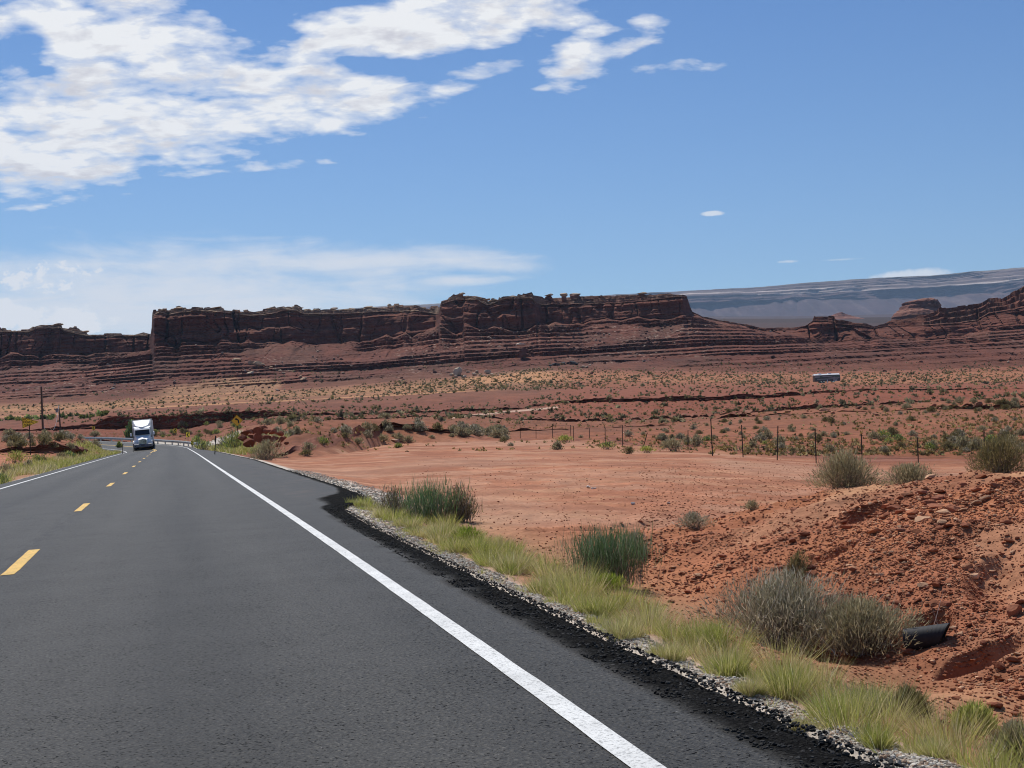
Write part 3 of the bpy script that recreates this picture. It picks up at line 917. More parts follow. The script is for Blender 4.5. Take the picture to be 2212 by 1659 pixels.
# front edge of the cliff, where the flat top shows behind it
edge_k = line(800, (-700, 722), (0, 716), (60, 716), (80, 709), (131, 706), (140, 714), (190, 725), (291, 725), (326, 725), (329, 678), (345, 673), (366, 678), (420, 669), (470, 672), (548, 680), (590, 674), (611, 668), (640, 668), (655, 676), (720, 677), (800, 673), (900, 669), (948, 678), (953, 656), (985, 645), (1030, 644), (1052, 658),
               (1078, 648), (1090, 643), (1150, 642), (1156, 652), (1170, 657), (1200, 656), (1300, 654), (1400, 647), (1460, 640), (1484, 641), (1495, 676), (1520, 686), (1591, 702), (1653, 714), (1719, 711), (1757, 692), (1801, 691), (1805, 698), (1871, 704), (1890, 708), (1920, 703), (2000, 702), (2060, 698), (2110, 690), (2135, 676), (2212, 662), (2900, 610))
edge_k = np.minimum(edge_k, sky_k)
edge_k = np.maximum(edge_k, base_k + 0.0004)


def sheet_noise(x, zq, sx, sz, oct, seed):
    return fbm(x * sx, zq * sz, oct=oct, seed=seed)


jx = FT * 800.0                                 # metres along the face
but = fbm(jx / 26, jx * 0 + 2, oct=3, seed=201)  # buttresses and bays
d_base = d_base + 9 * but - 3
d_edge = d_base + plan((-500, 6), (300, 6), (340, 4), (480, 5), (600, 8), (950, 9), (1160, 5), (1480, 5), (1500, 12), (1650, 25), (1745, 10), (1870, 10), (1920, 22), (2000, 10), (2212, 14), (3000, 20))
d_sky = d_edge + plan((-500, 14), (300, 14), (330, 7), (480, 9), (540, 12), (700, 30), (945, 40), (952, 12), (1050, 16), (1160, 16), (1200, 50), (1480, 16), (1500, 8), (1650, 10), (1760, 9), (1870, 10), (1930, 24), (2100, 30), (3000, 30))

ker = np.hanning(161); ker /= ker.sum()
d_bs = np.convolve(np.pad(d_base, 80, mode='edge'), ker, 'valid')
d_bs = np.minimum(d_bs, d_base)
K = [(d_foot, foot_k), (d_led, led_k), (d_base, base_k), (d_edge, edge_k), (d_sky, sky_k)]
Zk = [EYE + d * k for d, k in K]
Zk[0] = Zk[0] - 0.6
Zk[2] = np.maximum(Zk[2] + 1.3 * np.abs(vn(jx / 9, jx * 0, seed=211)) - 0.4, Zk[1] + 2)
for i in (3, 4):
    Zk[i] = np.maximum(Zk[i], Zk[i - 1] + 0.05)
# blocky crest
blk = np.where(vn(jx / 3.3, jx * 0 + 1, seed=221) > 0.1, 0.55, 0.0) + np.where(vn(jx / 8.0, jx * 0 + 5, seed=222) > 0.2, 0.6, 0.0)
Zk[4] = Zk[4] + 1.7 * (blk - 0.35) * plan((-500, 0.8), (1160, 1), (1180, 0.4), (1480, 0.4), (1500, 0.2), (1740, 0.2), (1760, 0.5), (2212, 0.6), (3000, 0.6))
nr_ = [34, 170, 190, 46]
Dm, Zm, Lm = [], [], []
DIP = 0.040                                       # the beds rise gently to the right
for k in range(4):
    f = (np.arange(nr_[k]) / nr_[k])[None]
    if k == 3:
        f = np.linspace(0, 1, nr_[k])[None]
    z = lerp(Zk[k][:, None], Zk[k + 1][:, None], f)
    d = lerp(K[k][0][:, None], K[k + 1][0][:, None], f)
    if k == 1:
        d = lerp(K[1][0][:, None], lerp(d_bs[:, None], d_base[:, None], sst(f, 0.72, 1.0)), f)
    X = FT[:, None] * d
    q = z - DIP * X
    if k in (0, 1):                                # stepped beds under talus
        hgt = (Zk[2] - Zk[0])[:, None]
        qq = (q + 1.1 * fbm(X / 45, q * 0.05, oct=3, seed=231)) / 2.5
        qq = qq + 0.55 * vn(qq * 0.43, qq * 0, seed=232)
        ph = qq - np.floor(qq)
        lid = np.floor(qq)
        hard = hsh(lid.astype(np.int64), lid.astype(np.int64) * 0, lid.astype(np.int64) * 0, 7)
        cut = 0.40 + 0.38 * hard
        ramp = np.where(ph < cut, 0.012 * ph / cut, 0.012 + 0.988 * (ph - cut) / (1 - cut)) - ph
        amt = sst(fbm(X / 60, q / 9, oct=3, seed=233) + 0.5 * sst(fx, 1440, 1560)[:, None], -0.52, -0.16) * (0.75 + 0.25 * hard)
        amt = amt * (sst(f, 0.0, 0.16) * sst(f, 1.0, 0.93) if k == 1 else sst(f, 0.12, 0.5) * 0.9)
        slope = np.abs(K[k + 1][0] - K[k][0])[:, None] / np.maximum(np.abs(Zk[k + 1] - Zk[k])[:, None], 1.0)
        d = d + ramp * 2.5 * np.minimum(slope, 7) * amt
        gul = np.abs(fbm(X / 11, q / 60, oct=4, seed=234))
        rgh = 2.1 * fbm(X / 4.0, q / 2.0, d / 4.5, oct=5, gain=0.68, seed=235) + 2.2 * sst(gul, 0.2, 0.0) * (1 - amt)
        d = d + rgh * (sst(f, 0.0, 0.06) if k == 1 else sst(f, 0.0, 0.5))
        d = d + amt * 1.2 * sst(np.abs(vn(X / 2.4, lid, seed=236)), 0.16, 0.0) * (ph < cut)
    if k == 2:                                     # the wall: joints, alcoves, bedding ledges
        win = sst(f, 0.0, 0.03)
        j1 = np.abs(fbm(X / 13, q / 50, oct=2, seed=241))
        j2 = np.abs(vn(X / 4.6 + 0.6 * vn(q / 9, X / 9, seed=247), q / 26, seed=242))
        bed = vn(q / 2.3 + 0.3 * vn(X / 30, q * 0, seed=243), X / 60, seed=244)
        bed2 = vn(q / 0.9, X / 16, seed=245)
        al = fbm(X / 19, q / 11, oct=3, seed=246)
        massive = plan((-500, 0.8), (310, 0.8), (330, 1.5), (480, 1.5), (620, 1.0), (700, 0.55), (950, 0.5), (955, 0.75), (1160, 0.6), (1480, 0.6), (1520, 1.0), (3000, 1.0))[:, None]
        d = d + win * massive * (4.6 * sst(j1, 0.10, 0.0) + 2.2 * sst(j2, 0.10, 0.0) + 1.8 * bed + 0.8 * bed2 + 3.0 * al + 0.9 * fbm(X / 2.2, q / 1.6, oct=3, seed=248))
        # upper ledges retreat where a slope of scree breaks the wall in two
        lg = sst(f, 0.42, 0.50) * sst(fbm(X / 34, X * 0, oct=2, seed=249), -0.1, 0.25)
        d = d + lg * 3.0 * massive
        d = d + sst(f, 0.80, 0.84) * 1.6 + sst(f, 0.91, 0.93) * 1.6
        d = d - sst(f, 0.955, 0.975) * 2.2
    if k == 3:
        fr = f
        bl = np.floor(fr * 3 + 0.45 * vn(X / 6, X * 0, seed=251) + 0.2 * vn(X / 1.8, X * 0, seed=252)) / 3
        z = lerp(z, lerp(Zk[3][:, None], Zk[4][:, None], np.clip(bl + 0.06 * vn(X / 2, d / 2, seed=253), 0, 1)), 0.75 * sst(fr, 0.02, 0.1) * sst(fr, 1.0, 0.95))
        d = d + (3.0 + 2.0 * vn(X / 3, z * 0.8, seed=254)) * 0 + 0.8 * fbm(X / 2, z / 1.2, oct=3, seed=255)
        last2 = None
    Dm.append(d); Zm.append(z); Lm.append(k + np.broadcast_to(f, d.shape))
# carry the wall's relief at its top edge onto the cap
off = Dm[2][:, -1:] - lerp(K[2][0][:, None], K[3][0][:, None], 1 - 1 / nr_[2])
Dm[3] = Dm[3] + off * sst(np.linspace(0, 1, nr_[3])[None], 1.0, 0.2)
# back of the rim: the table top runs on behind
for dd, dz in ((25, -0.5), (80, -3.0), (160, -14)):
    Dm.append(Dm[3][:, -1:] + dd); Zm.append(Zm[3][:, -1:] + dz); Lm.append(np.full((NM, 1), 4.0))
MD = np.concatenate(Dm, 1); MZ = np.concatenate(Zm, 1); ML = np.concatenate(Lm, 1)
MX = FT[:, None] * MD
qb = MZ - DIP * MX
fq = qb + 0.6 * vn(MX / 30, qb / 4, seed=261)
bd1 = vn(fq / 1.7, MX / 160, seed=262); bd2 = vn(fq / 0.6, MX / 90, seed=263)
wall = sst(ML, 1.96, 2.0) * sst(ML, 3.02, 2.98)
cap = sst(ML, 2.90, 2.96)
C0 = np.array((0.138, 0.045, 0.026)); C1 = np.array((0.092, 0.029, 0.018)); CP = np.array((0.42, 0.30, 0.19))
MC = np.broadcast_to(C0, MD.shape + (3,)).astype(np.float32)
tal = fbm(MX / 22, MZ / 8, oct=4, seed=264)


def mb(mask, col):
    global MC
    MC = MC + (np.array(col, np.float32) - MC) * np.clip(mask, 0, 1)[..., None]


mb(sst(bd1, 0.0, 0.5) * 0.45 * (1 - wall), C1)
mb(sst(tal, 0.05, 0.4) * 0.5 * (1 - wall), (0.132, 0.063, 0.040))
mb(wall * 0.92, (0.165, 0.056, 0.032))
mb(wall * sst(bd1, 0.1, 0.5) * 0.4, (0.235, 0.092, 0.055))
mb(wall * sst(bd2, 0.2, 0.5) * 0.35, (0.095, 0.035, 0.024))
mb(wall * sst(np.abs(vn(MX / 1.6, MZ / 40, seed=265)), 0.2, 0.0) * 0.35, (0.07, 0.028, 0.022))
mb(cap * 0.75 * np.interp(fx, [0, 300, 1480, 1500, 1700, 2212], [0.8, 1, 0.75, 0.3, 0.3, 0.25])[:, None] * (0.35 + 0.65 * sst(vn(MX / 5, qb / 1.1, seed=271), -0.3, 0.2)) * np.interp(fx, [0, 1140, 1190, 1480], [1, 1, 0.35, 0.35])[:, None], CP)
mb(cap * sst(tal, -0.1, 0.3) * 0.6 * (ML > 3.0), (0.17, 0.095, 0.060))
mb(sst(vn(MX / 1.4, MZ / 0.8, MD / 1.6, seed=266), 0.63, 0.72) * (1 - wall) * sst(fbm(MX / 40, MZ / 12, oct=2, seed=267), -0.05, 0.3) * 0.7, (0.40, 0.29, 0.21))
mb(sst(ML, 0.9, 0.1) * 0.55, PAL['plain'])
xq = np.broadcast_to(fx[:, None], MD.shape)
mb(sst(((xq - 470) / 150) ** 2 + ((ML - 0.25) / 0.7) ** 2 + 0.7 * fbm(MX / 14, MZ / 6, oct=4, seed=268), 1.0, 0.4) * 0.8, (0.37, 0.195, 0.10))
mb(sst(xq, 1480, 1650) * 0.35, (0.150, 0.048, 0.028))
MC *= (1 + 0.22 * fbm(MX / 8, MZ / 5, oct=3, seed=269))[..., None]
me = mesh_np('mesa', np.stack((MX, MD, MZ), -1).reshape(-1, 3), grid_quads(*MD.shape)[:, ::-1], cols=np.clip(MC, 0.01, 0.9).reshape(-1, 3), smooth=False)
tag(link('mesa', me, M['mesa']), kind='structure')
MSX, MSY = proj(MX, MD, MZ)


def mhit(px, py):
    t, _k = tz(px, py)
    c = int(np.clip(np.searchsorted(FT, t), 0, NM - 1))
    ok = MSY[c] <= py
    i = int(np.argmax(ok)) if ok.any() else MD.shape[1] - 1
    return float(MX[c, i]), float(MD[c, i]), float(MZ[c, i])


def any_hit(px, py):
    p = hit(px, py)
    return p if p[1] < 612 else mhit(px, py)


# ------------------------------------------------------------------ valley, far plateau
VT = np.arange(-0.62, 0.6201, 0.0016)
vx = CX + FPX * VT


def vline(*pts):
    a = [tz(x, y) for x, y in pts]
    return np.interp(VT, [q[0] for q in a], [q[1] for q in a])


KF = 1.6
vs = [(980, vline((-900, 850), (900, 800), (1450, 722), (1700, 722), (2212, 715), (3300, 700))), (1500 * 1.3, vline((-900, 840), (900, 790), (1450, 716), (1700, 715), (2212, 708), (3300, 690))),
      (3000 * 1.5, vline((-900, 830), (900, 780), (1450, 703), (1700, 703), (2212, 694), (3300, 680))), (5200 * KF, vline((-900, 820), (-100, 800), (850, 735), (1450, 690), (1700, 689), (2212, 678), (3300, 660)))]
f = np.linspace(0, 1, 24)
Dv = np.concatenate([np.broadcast_to(vs[i][0] * (vs[i + 1][0] / vs[i][0]) ** f[None], (len(VT), 24)) for i in range(3)], 1)
Zv = np.concatenate([lerp((EYE + vs[i][0] * vs[i][1])[:, None], (EYE + vs[i + 1][0] * vs[i + 1][1])[:, None], f[None]) for i in range(3)], 1)
Xv = VT[:, None] * Dv
vc = np.array((0.078, 0.045, 0.036)) * (1 + 0.3 * fbm(Xv / 400, Dv / 700, oct=4, seed=301))[..., None]
vc = np.where((fbm(Xv / 300, Dv / 900, oct=3, seed=302) > 0.15)[..., None], vc * np.array((0.75, 0.82, 0.8)), vc)
me = mesh_np('valley', np.stack((Xv, Dv, Zv), -1).reshape(-1, 3), grid_quads(*Dv.shape)[:, ::-1], cols=vc.reshape(-1, 3), smooth=True)
tag(link('valley', me, M['far']), kind='structure')

fk = [vline((-900, 820), (-100, 800), (850, 735), (1450, 690), (1700, 689), (2212, 678), (3300, 660)), vline((-900, 815), (-100, 790), (850, 705), (1400, 662), (1560, 655), (1700, 648), (1850, 650), (2000, 642), (2212, 632), (3300, 610)),
      vline((-900, 810), (-100, 780), (850, 690), (1400, 648), (1640, 641), (1850, 628), (2010, 620), (2212, 606), (3300, 580)),
      vline((-900, 820), (-100, 790), (330, 745), (480, 694), (650, 674), (850, 660), (1100, 648.5), (1400, 632.5), (1481, 628.5), (1646, 619.6), (1745, 610), (1887, 601), (2010, 595), (2138, 583), (2212, 578), (2600, 560), (3300, 556))]
fj = VT * 5600
fd0 = 5200 + 60 * fbm(fj / 700, fj * 0, oct=2, seed=311)
bay = fbm(fj / 420, fj * 0 + 4, oct=4, seed=312)
fd = [fd0, fd0 + 330 + 260 * bay, fd0 + 370 + 260 * bay, fd0 + 560 + 230 * bay]
fz = [EYE + d * k for d, k in zip(fd, fk)]
fz[1] = fz[1] + 16 * np.abs(fbm(fj / 120, fj * 0, oct=3, seed=313)) - 4
fz[2] = np.maximum(fz[2], fz[1] + 12)
fz[3] = np.maximum(fz[3], fz[2] + 6) + 1.2 * fbm(fj / 60, fj * 0, oct=3, seed=315)
Df, Zf, Lf = [], [], []
for k, nr in enumerate((40, 50, 70)):
    f = np.linspace(0, 1, nr, endpoint=(k == 2))[None]
    z = lerp(fz[k][:, None], fz[k + 1][:, None], f)
    d = lerp(fd[k][:, None], fd[k + 1][:, None], f)
    X = VT[:, None] * d
    q = z - 0.055 * X
    if k == 0:
        d = d + 46 * (np.abs(fbm(X / 110, q / 500, oct=3, seed=321)) - 0.2) * sst(f, 0, 0.2) * sst(f, 1, 0.85) + 8 * fbm(X / 30, q / 20, oct=3, seed=322)
    else:
        qq = (q + 16 * fbm(X / 420, q / 90, oct=4, seed=323)) / 15 + 0.9 * vn(q / 33, X / 2500, seed=324)
        ph = qq - np.floor(qq)
        rp = np.where(ph < 0.45, 0.1 * ph / 0.45, 0.1 + 0.9 * (ph - 0.45) / 0.55) - ph
        d = d + rp * (26 if k == 2 else 14) * sst(f, 0, .08) * sst(f, 1.0, .95) + 26 * fbm(X / 70, q / 40, oct=4, seed=325) + 90 * fbm(X / 260, q / 300, oct=2, seed=326) * sst(f, 0, .2) * sst(f, 1.0, .8)
    Df.append(d); Zf.append(z); Lf.append(k + np.broadcast_to(f, d.shape))
Df.append(Df[-1][:, -1:] + 900); Zf.append(Zf[-1][:, -1:] - 30); Lf.append(np.full((len(VT), 1), 3.0))
FD = np.concatenate(Df, 1); FZ = np.concatenate(Zf, 1); FL = np.concatenate(Lf, 1)
FX = VT[:, None] * FD
q = FZ - 0.055 * FX
b1 = fbm((q + 8 * fbm(FX / 500, q / 60, oct=2, seed=331)) / 10, FX / 330, oct=4, gain=0.6, seed=332) * 1.6
patch = fbm(FX / 160, q / 40, oct=4, seed=333)
fcq = np.broadcast_to(np.array((0.078, 0.046, 0.044)), FD.shape + (3,)).astype(np.float32)
up = sst(FL, 1.85, 2.02)
warp = 0.10 * fbm(FX / 700, FL * 2, oct=3, seed=339) + 0.03 * fbm(FX / 90, FL * 5, oct=3, seed=340)
bc = (FL + warp) * 8.0
bnd = vn(bc, FX / 4200, seed=341) + 0.55 * vn(bc * 2.6, FX / 1500, seed=342) + 0.35 * fbm(FX / 140, bc * 1.5, oct=4, seed=343)
tone = lerp(np.array((0.11, 0.072, 0.062)), np.array((0.21, 0.150, 0.120)), sst(bnd, -0.5, 0.2)[..., None])
tone = lerp(tone, np.array((0.52, 0.43, 0.36)), (sst(bnd, 0.12, 0.5) * sst(patch, -0.45, 0.05))[..., None])
cl = vn((FL + warp) * 11, FX / 2500, seed=344) + 0.7 * fbm(FX / 45, FL * 3, oct=3, seed=345)
cliff = lerp(np.array((0.082, 0.046, 0.041)), np.array((0.150, 0.083, 0.068)), sst(cl, -0.3, 0.5)[..., None])
fcq = lerp(fcq, cliff, (sst(FL, 0.93, 1.03))[..., None])
fcq = lerp(fcq, tone, up[..., None])
fcq = lerp(fcq, np.array((0.13, 0.115, 0.075)), (sst(FL, 2.90, 2.95) * 0.85)[..., None])
fcq = lerp(fcq, np.array((0.145, 0.098, 0.085)), ((1 - up) * sst(np.abs(fbm(FX / 70, q / 300, oct=3, seed=334)), 0.16, 0.0) * sst(FL, 1.15, 0.8) * 0.7)[..., None])
fcq = fcq * (1 + 0.22 * fbm(FX / 50, q / 30, oct=4, seed=338))[..., None]
me = mesh_np('plateau', np.stack((FX * KF, FD * KF, EYE + (FZ - EYE) * KF), -1).reshape(-1, 3), grid_quads(*FD.shape)[:, ::-1], cols=np.clip(fcq, 0.02, .9).reshape(-1, 3))
tag(link('plateau', me, M['far']), kind='structure')


def butte(name, prof, d, depth, seed, tint=1.0, ncol=150):
    """free-standing table hill with stepped sides; prof: (photo y, left x, right x) from its foot up"""
    ys = np.array([p[0] for p in prof], float)
    rows = 90
    yy = np.linspace(ys[0], ys[-1], rows)
    xl = np.interp(-yy, -ys, [p[1] for p in prof]); xr = np.interp(-yy, -ys, [p[2] for p in prof])
    an = np.linspace(0, 2 * math.pi, ncol)
    V = np.zeros((ncol, rows + 1, 3))
    for i in range(rows):
        a, ka = tz(xl[i], yy[i]); b, kb = tz(xr[i], yy[i])
        cx, hw = (a + b) / 2 * d, (b - a) / 2 * d
        z = EYE + (ka + kb) / 2 * d
        n_ = 1 + 0.10 * fbm(np.cos(an) * 2.2 + seed, np.sin(an) * 2.2, np.full(ncol, z / 14.0), oct=4, seed=seed)
        st = 1 + 0.045 * vn(np.full(ncol, z / 2.6), an * 0.3, seed=seed + 1)
        V[:, i, 0] = cx + hw * np.cos(an) * n_ * st
        V[:, i, 1] = d + (hw * 0.3 + depth) * np.sin(an) * n_ * st * (0.4 + 0.6 * (hw / max((xr[0] - xl[0]) / FPX * d / 2, 1)))
        V[:, i, 2] = z + 0.5 * vn(an * 6, an * 0 + z, seed=seed + 2)
    V[:, rows] = V[:, rows - 1].mean(0) + np.array((0, 0, 0.3))
    bdn = vn(V[..., 2] / 2.2, V[..., 0] / 80, seed=seed + 3)
    c = lerp(np.array((0.215, 0.090, 0.060)), np.array((0.145, 0.058, 0.042)), sst(bdn, 0, 0.5)[..., None]) * tint
    c = lerp(c, np.array((0.33, 0.17, 0.115)), (sst(bdn, -0.2, -0.5) * 0.4)[..., None])
    me = mesh_np(name, V.reshape(-1, 3), grid_quads(ncol, rows + 1), cols=c.reshape(-1, 3))
    tag(link(name, me, M['mesa']), kind='structure')


butte('butte', [(712, 1915, 2055), (684, 1930, 2042), (671, 1938, 2031), (669, 1944, 2027), (666, 1946, 2026), (662, 1947, 2026), (660, 1952, 2024), (654, 1951, 2022), (651, 1962, 2020), (648, 1980, 2014), (646.5, 1992, 2004)], 1350, 30, 401)
butte('butte', [(716, 1690, 1930), (703, 1715, 1912), (694, 1748, 1880), (690, 1776, 1858), (685, 1788, 1838), (681, 1795, 1826), (677, 1806, 1816)], 2600, 60, 411, 1.1)

# ------------------------------------------------------------------ dry desert air
def box_verts(x0, x1, y0, y1, z0, z1):
    return np.array([(x, y, z) for x in (x0, x1) for y in (y0, y1) for z in (z0, z1)], float)


hv = box_verts(-9500, 9500, -4000, 12500, -9.0, 1500)
hm = mesh_np('haze', hv, [(0, 1, 3, 2), (4, 6, 7, 5), (0, 4, 5, 1), (2, 3, 7, 6), (0, 2, 6, 4), (1, 5, 7, 3)])
m, n = mat_new('haze_air')
pv_ = n.new('ShaderNodeVolumePrincipled')
pv_.inputs['Color'].default_value = (0.50, 0.71, 1.0, 1)
pv_.inputs['Density'].default_value = 4.0e-5
pv_.inputs['Anisotropy'].default_value = 0.2
oo = n.new('ShaderNodeOutputMaterial')
n.t.links.new(pv_.outputs[0], oo.inputs['Volume'])
tag(link('haze', hm, m), kind='stuff')
# ------------------------------------------------------------------ plants
def unit(v):
    return v / np.maximum(np.linalg.norm(v, axis=-1, keepdims=True), 1e-9)


def blades(base, dr, L, W, bend, col, seed=0):
    r = np.random.default_rng(seed)
    nb = len(base)
    L = np.asarray(L)[:, None]; W = np.asarray(W)[:, None]
    side = unit(np.cross(dr, r.normal(size=(nb, 3)))) * W * 0.5
    mid = base + dr * L * 0.55 + bend * L * 0.28
    tip = base + dr * L + bend * L
    V = np.stack((base - side, base + side, mid - side * 0.75, mid + side * 0.75, tip), 1).reshape(-1, 3)
    i = np.arange(nb)[:, None] * 5
    q = i + np.array([[0, 1, 3, 2]]); t = i + np.array([[2, 3, 4]])
    return V, q, t, np.repeat(col, 5, 0)


def merge(parts):
    V, Q, T, C, o = [], [], [], [], 0
    for v, q, t, c in parts:
        V.append(v); Q.append(q + o); T.append(t + o); C.append(c); o += len(v)
    return np.concatenate(V), np.concatenate(Q), np.concatenate(T), np.concatenate(C)


def dome_dirs(r, nb, lo=10, hi=88):
    a = r.uniform(0, 2 * math.pi, nb)
    e = np.radians(lo + (hi - lo) * r.uniform(0, 1, nb) ** 0.9)
    return np.stack((np.cos(a) * np.cos(e), np.sin(a) * np.cos(e), np.sin(e)), -1)


def pick(r, nb, pal, var=0.22):
    p = np.array(pal, float)
    c = p[r.integers(0, len(p), nb)]
    return np.clip(c * (1 + var * r.normal(size=(nb, 1))), 0.01, 0.8)


SAGE = [(0.383, 0.342, 0.195), (0.268, 0.244, 0.136), (0.489, 0.418, 0.259), (0.328, 0.258, 0.136)]
GREY = [(0.315, 0.273, 0.171), (0.41, 0.368, 0.26), (0.226, 0.212, 0.123), (0.52, 0.465, 0.342)]
OLIVE = [(0.216, 0.186, 0.079), (0.296, 0.242, 0.11), (0.167, 0.141, 0.061)]
RUSH = [(0.096, 0.176, 0.077), (0.152, 0.24, 0.112), (0.272, 0.32, 0.192), (0.12, 0.2, 0.064)]
LIME = [(0.322, 0.391, 0.052), (0.23, 0.31, 0.04), (0.391, 0.414, 0.092)]
STRAW = [(0.605, 0.508, 0.254), (0.508, 0.472, 0.182), (0.399, 0.399, 0.116), (0.702, 0.593, 0.339)]
YGRN = [(0.425, 0.439, 0.1), (0.312, 0.354, 0.078), (0.552, 0.51, 0.17)]
TWIG = [(0.13, 0.095, 0.065), (0.20, 0.165, 0.12), (0.30, 0.27, 0.22)]


def bush_parts(w, h, n_st, n_lf, lw, ll, pal, seed, dense=0.55, upright=0.0, tw=0.004):
    """(stems, leaves) of a twiggy shrub of width w and height h"""
    r = np.random.default_rng(seed)
    lumps = [(r.uniform(0, 6.28), r.uniform(0.7, 1.15)) for _ in range(6)]

    def shell(d):
        a = np.arctan2(d[:, 1], d[:, 0])
        k = np.ones(len(d))
        for p, s in lumps:
            k = k + 0.24 * (s - 0.9) * 4 * np.cos(np.clip((a - p + math.pi) % (2 * math.pi) - math.pi, -0.7, 0.7) * 2.2) * (1 - d[:, 2] * 0.6)
        return k
    d = dome_dirs(r, n_st, 12 + 45 * upright, 88)
    reach = 1 / np.sqrt((d[:, 0] ** 2 + d[:, 1] ** 2) / (w / 2) ** 2 + d[:, 2] ** 2 / h ** 2) * shell(d) * r.uniform(0.7, 1.05, n_st)
    b0 = np.stack((r.normal(size=n_st) * w * (0.10 + 0.2 * upright), r.normal(size=n_st) * w * (0.10 + 0.2 * upright), np.full(n_st, -0.02 * h)), -1)
    bend = r.normal(size=(n_st, 3)) * 0.10 + np.array((0, 0, 0.10))
    stems = blades(b0, d, reach, np.full(n_st, tw) * r.uniform(0.7, 1.3, n_st), bend, pick(r, n_st, TWIG), seed + 1)
    d2 = dome_dirs(r, n_lf, 6 + 40 * upright, 88)
    reach2 = 1 / np.sqrt((d2[:, 0] ** 2 + d2[:, 1] ** 2) / (w / 2) ** 2 + d2[:, 2] ** 2 / h ** 2) * shell(d2)
    clump = fbm(d2[:, 0] * 3.5 + seed, d2[:, 1] * 3.5, d2[:, 2] * 3.5, oct=2, seed=seed)
    rad = reach2 * (1 - dense * r.uniform(0, 1, n_lf) ** 1.3) * (0.93 + 0.30 * clump)
    pos = d2 * rad[:, None] + np.stack((r.normal(size=n_lf) * w * 0.06 * (1 + 3 * upright), r.normal(size=n_lf) * w * 0.06 * (1 + 3 * upright), np.zeros(n_lf)), -1)
    ld = unit(d2 * 0.8 + np.array((0, 0, 0.55 + upright * 1.6)) + r.normal(size=(n_lf, 3)) * 0.42)
    pc = pick(r, n_lf, pal) * (1 + 0.30 * clump)[:, None]
    leaves = blades(pos, ld, ll * r.uniform(0.6, 1.4, n_lf), lw * r.uniform(0.7, 1.3, n_lf), r.normal(size=(n_lf, 3)) * 0.12, np.clip(pc, 0.01, 0.8), seed + 2)
    return stems, leaves


def tuft(r, x, y, z, rad, nb, h, pal, w=0.004, lean=0.5, dry=0.0):
    a = r.uniform(0, 6.283, nb); q = rad * np.sqrt(r.uniform(0, 1, nb))
    b = np.stack((x + q * np.cos(a), y + q * np.sin(a), np.full(nb, z)), -1)
    out = np.stack((np.cos(a), np.sin(a), np.zeros(nb)), -1)
    d = unit(out * (lean * r.uniform(0, 1, nb) * (0.35 + q / max(rad, 1e-6)))[:, None] + np.array((0, 0, 1)) + r.normal(size=(nb, 3)) * 0.13)
    c = pick(r, nb, pal, 0.2)
    if dry > 0:
        k = r.uniform(0, 1, nb) < dry
        c[k] = pick(r, int(k.sum()), STRAW, 0.2)
    L = h * r.uniform(0.45, 1.1, nb)
    return blades(b, d, L, np.full(nb, w) * r.uniform(0.7, 1.3, nb), out * 0.25 * r.uniform(0, 1, nb)[:, None] + r.normal(size=(nb, 3)) * 0.06, c, int(r.integers(1e9)))


def shrub(px, py, wpx, hpx, kind, label, seed, cat='shrub', name='shrub', d=None, sink=0.0):
    """a shrub standing at a photo pixel, its size taken from the photo"""
    x, y, z = hit(px, py)
    if d is not None:
        t, _k = tz(px, py); x, y = t * d, d; z = gz(x, y)
    w, h = wpx / FPX * y * 1.08, hpx / FPX * y
    pxm = y / 1420.0                              # metres per rendered pixel
    K_ = dict(grey=(GREY, 0.0, 0.6), sage=(SAGE, 0.0, 0.5), olive=(OLIVE, 0.0, 0.5), rush=(RUSH, 0.85, 0.9), lime=(LIME, 0.25, 0.6), twiggy=(TWIG + OLIVE, 0.5, 0.9), green=(RUSH[:2] + YGRN, 0.2, 0.5), ygrn=(YGRN, 0.15, 0.5))[kind]
    area = wpx * hpx
    n_lf = int(np.clip(area * 0.42, 350, 9000)); n_st = int(np.clip(area * 0.03, 40, 700))
    lw = max(0.0045, 0.55 * pxm); ll = max(0.035, 0.12 * h, 2.2 * pxm)
    if kind == 'rush':
        ll = 0.36 * h; n_lf = int(n_lf * 0.38); lw = lw * 0.85
    stems, leaves = bush_parts(w, h * 0.93, n_st, n_lf, lw, ll, K_[0], seed, K_[2], K_[1], tw=max(0.003, 0.35 * pxm))
    e = empty(name, (x, y, z - sink))
    tag(e, label, cat)
    link('stems', mesh_np('stems', stems[0], stems[1], stems[2], stems[3]), M['twig'], e)
    link('foliage', mesh_np('foliage', leaves[0], leaves[1], leaves[2], leaves[3]), M['leaf'], e)
    return e


# -- near shrubs, one by one
shrub(1690, 1398, 390, 146, 'grey', 'big grey-green twiggy bush at the foot of the red mound, left of the black pipe', 11)
shrub(1862, 1410, 270, 108, 'sage', 'low spreading grey-green bush whose right end reaches the black pipe', 12)
shrub(1722, 1250, 52, 54, 'olive', 'small yellowish round tuft on the mound slope just above the big grey bush', 13)
shrub(1312, 1262, 140, 112, 'rush', 'tall dark green rush-like bush of upright stems beside the roadside grass', 14)
shrub(1372, 1190, 60, 44, 'grey', 'dull grey bush behind the tall dark green rush-like bush', 15)
shrub(1308, 1282, 88, 40, 'lime', 'low bright lime bush in front of the tall dark green rush-like bush', 16)
shrub(928, 1128, 118, 76, 'rush', 'dark green upright bush on the gravel at the corner of the dirt clearing', 17)
shrub(993, 1128, 60, 88, 'twiggy', 'thin brown bush of bare upright twigs right of the dark green corner bush', 18)
shrub(848, 1114, 62, 62, 'twiggy', 'sparse thin stalks growing in pale gravel left of the dark green corner bush', 19)
shrub(1008, 1180, 66, 44, 'lime', 'bright lime-green round bush in the grass below the bare twiggy bush', 20)
shrub(1497, 1142, 82, 34, 'grey', 'lone low grey bush at the edge of the bare red clearing, left of the mound', 21)
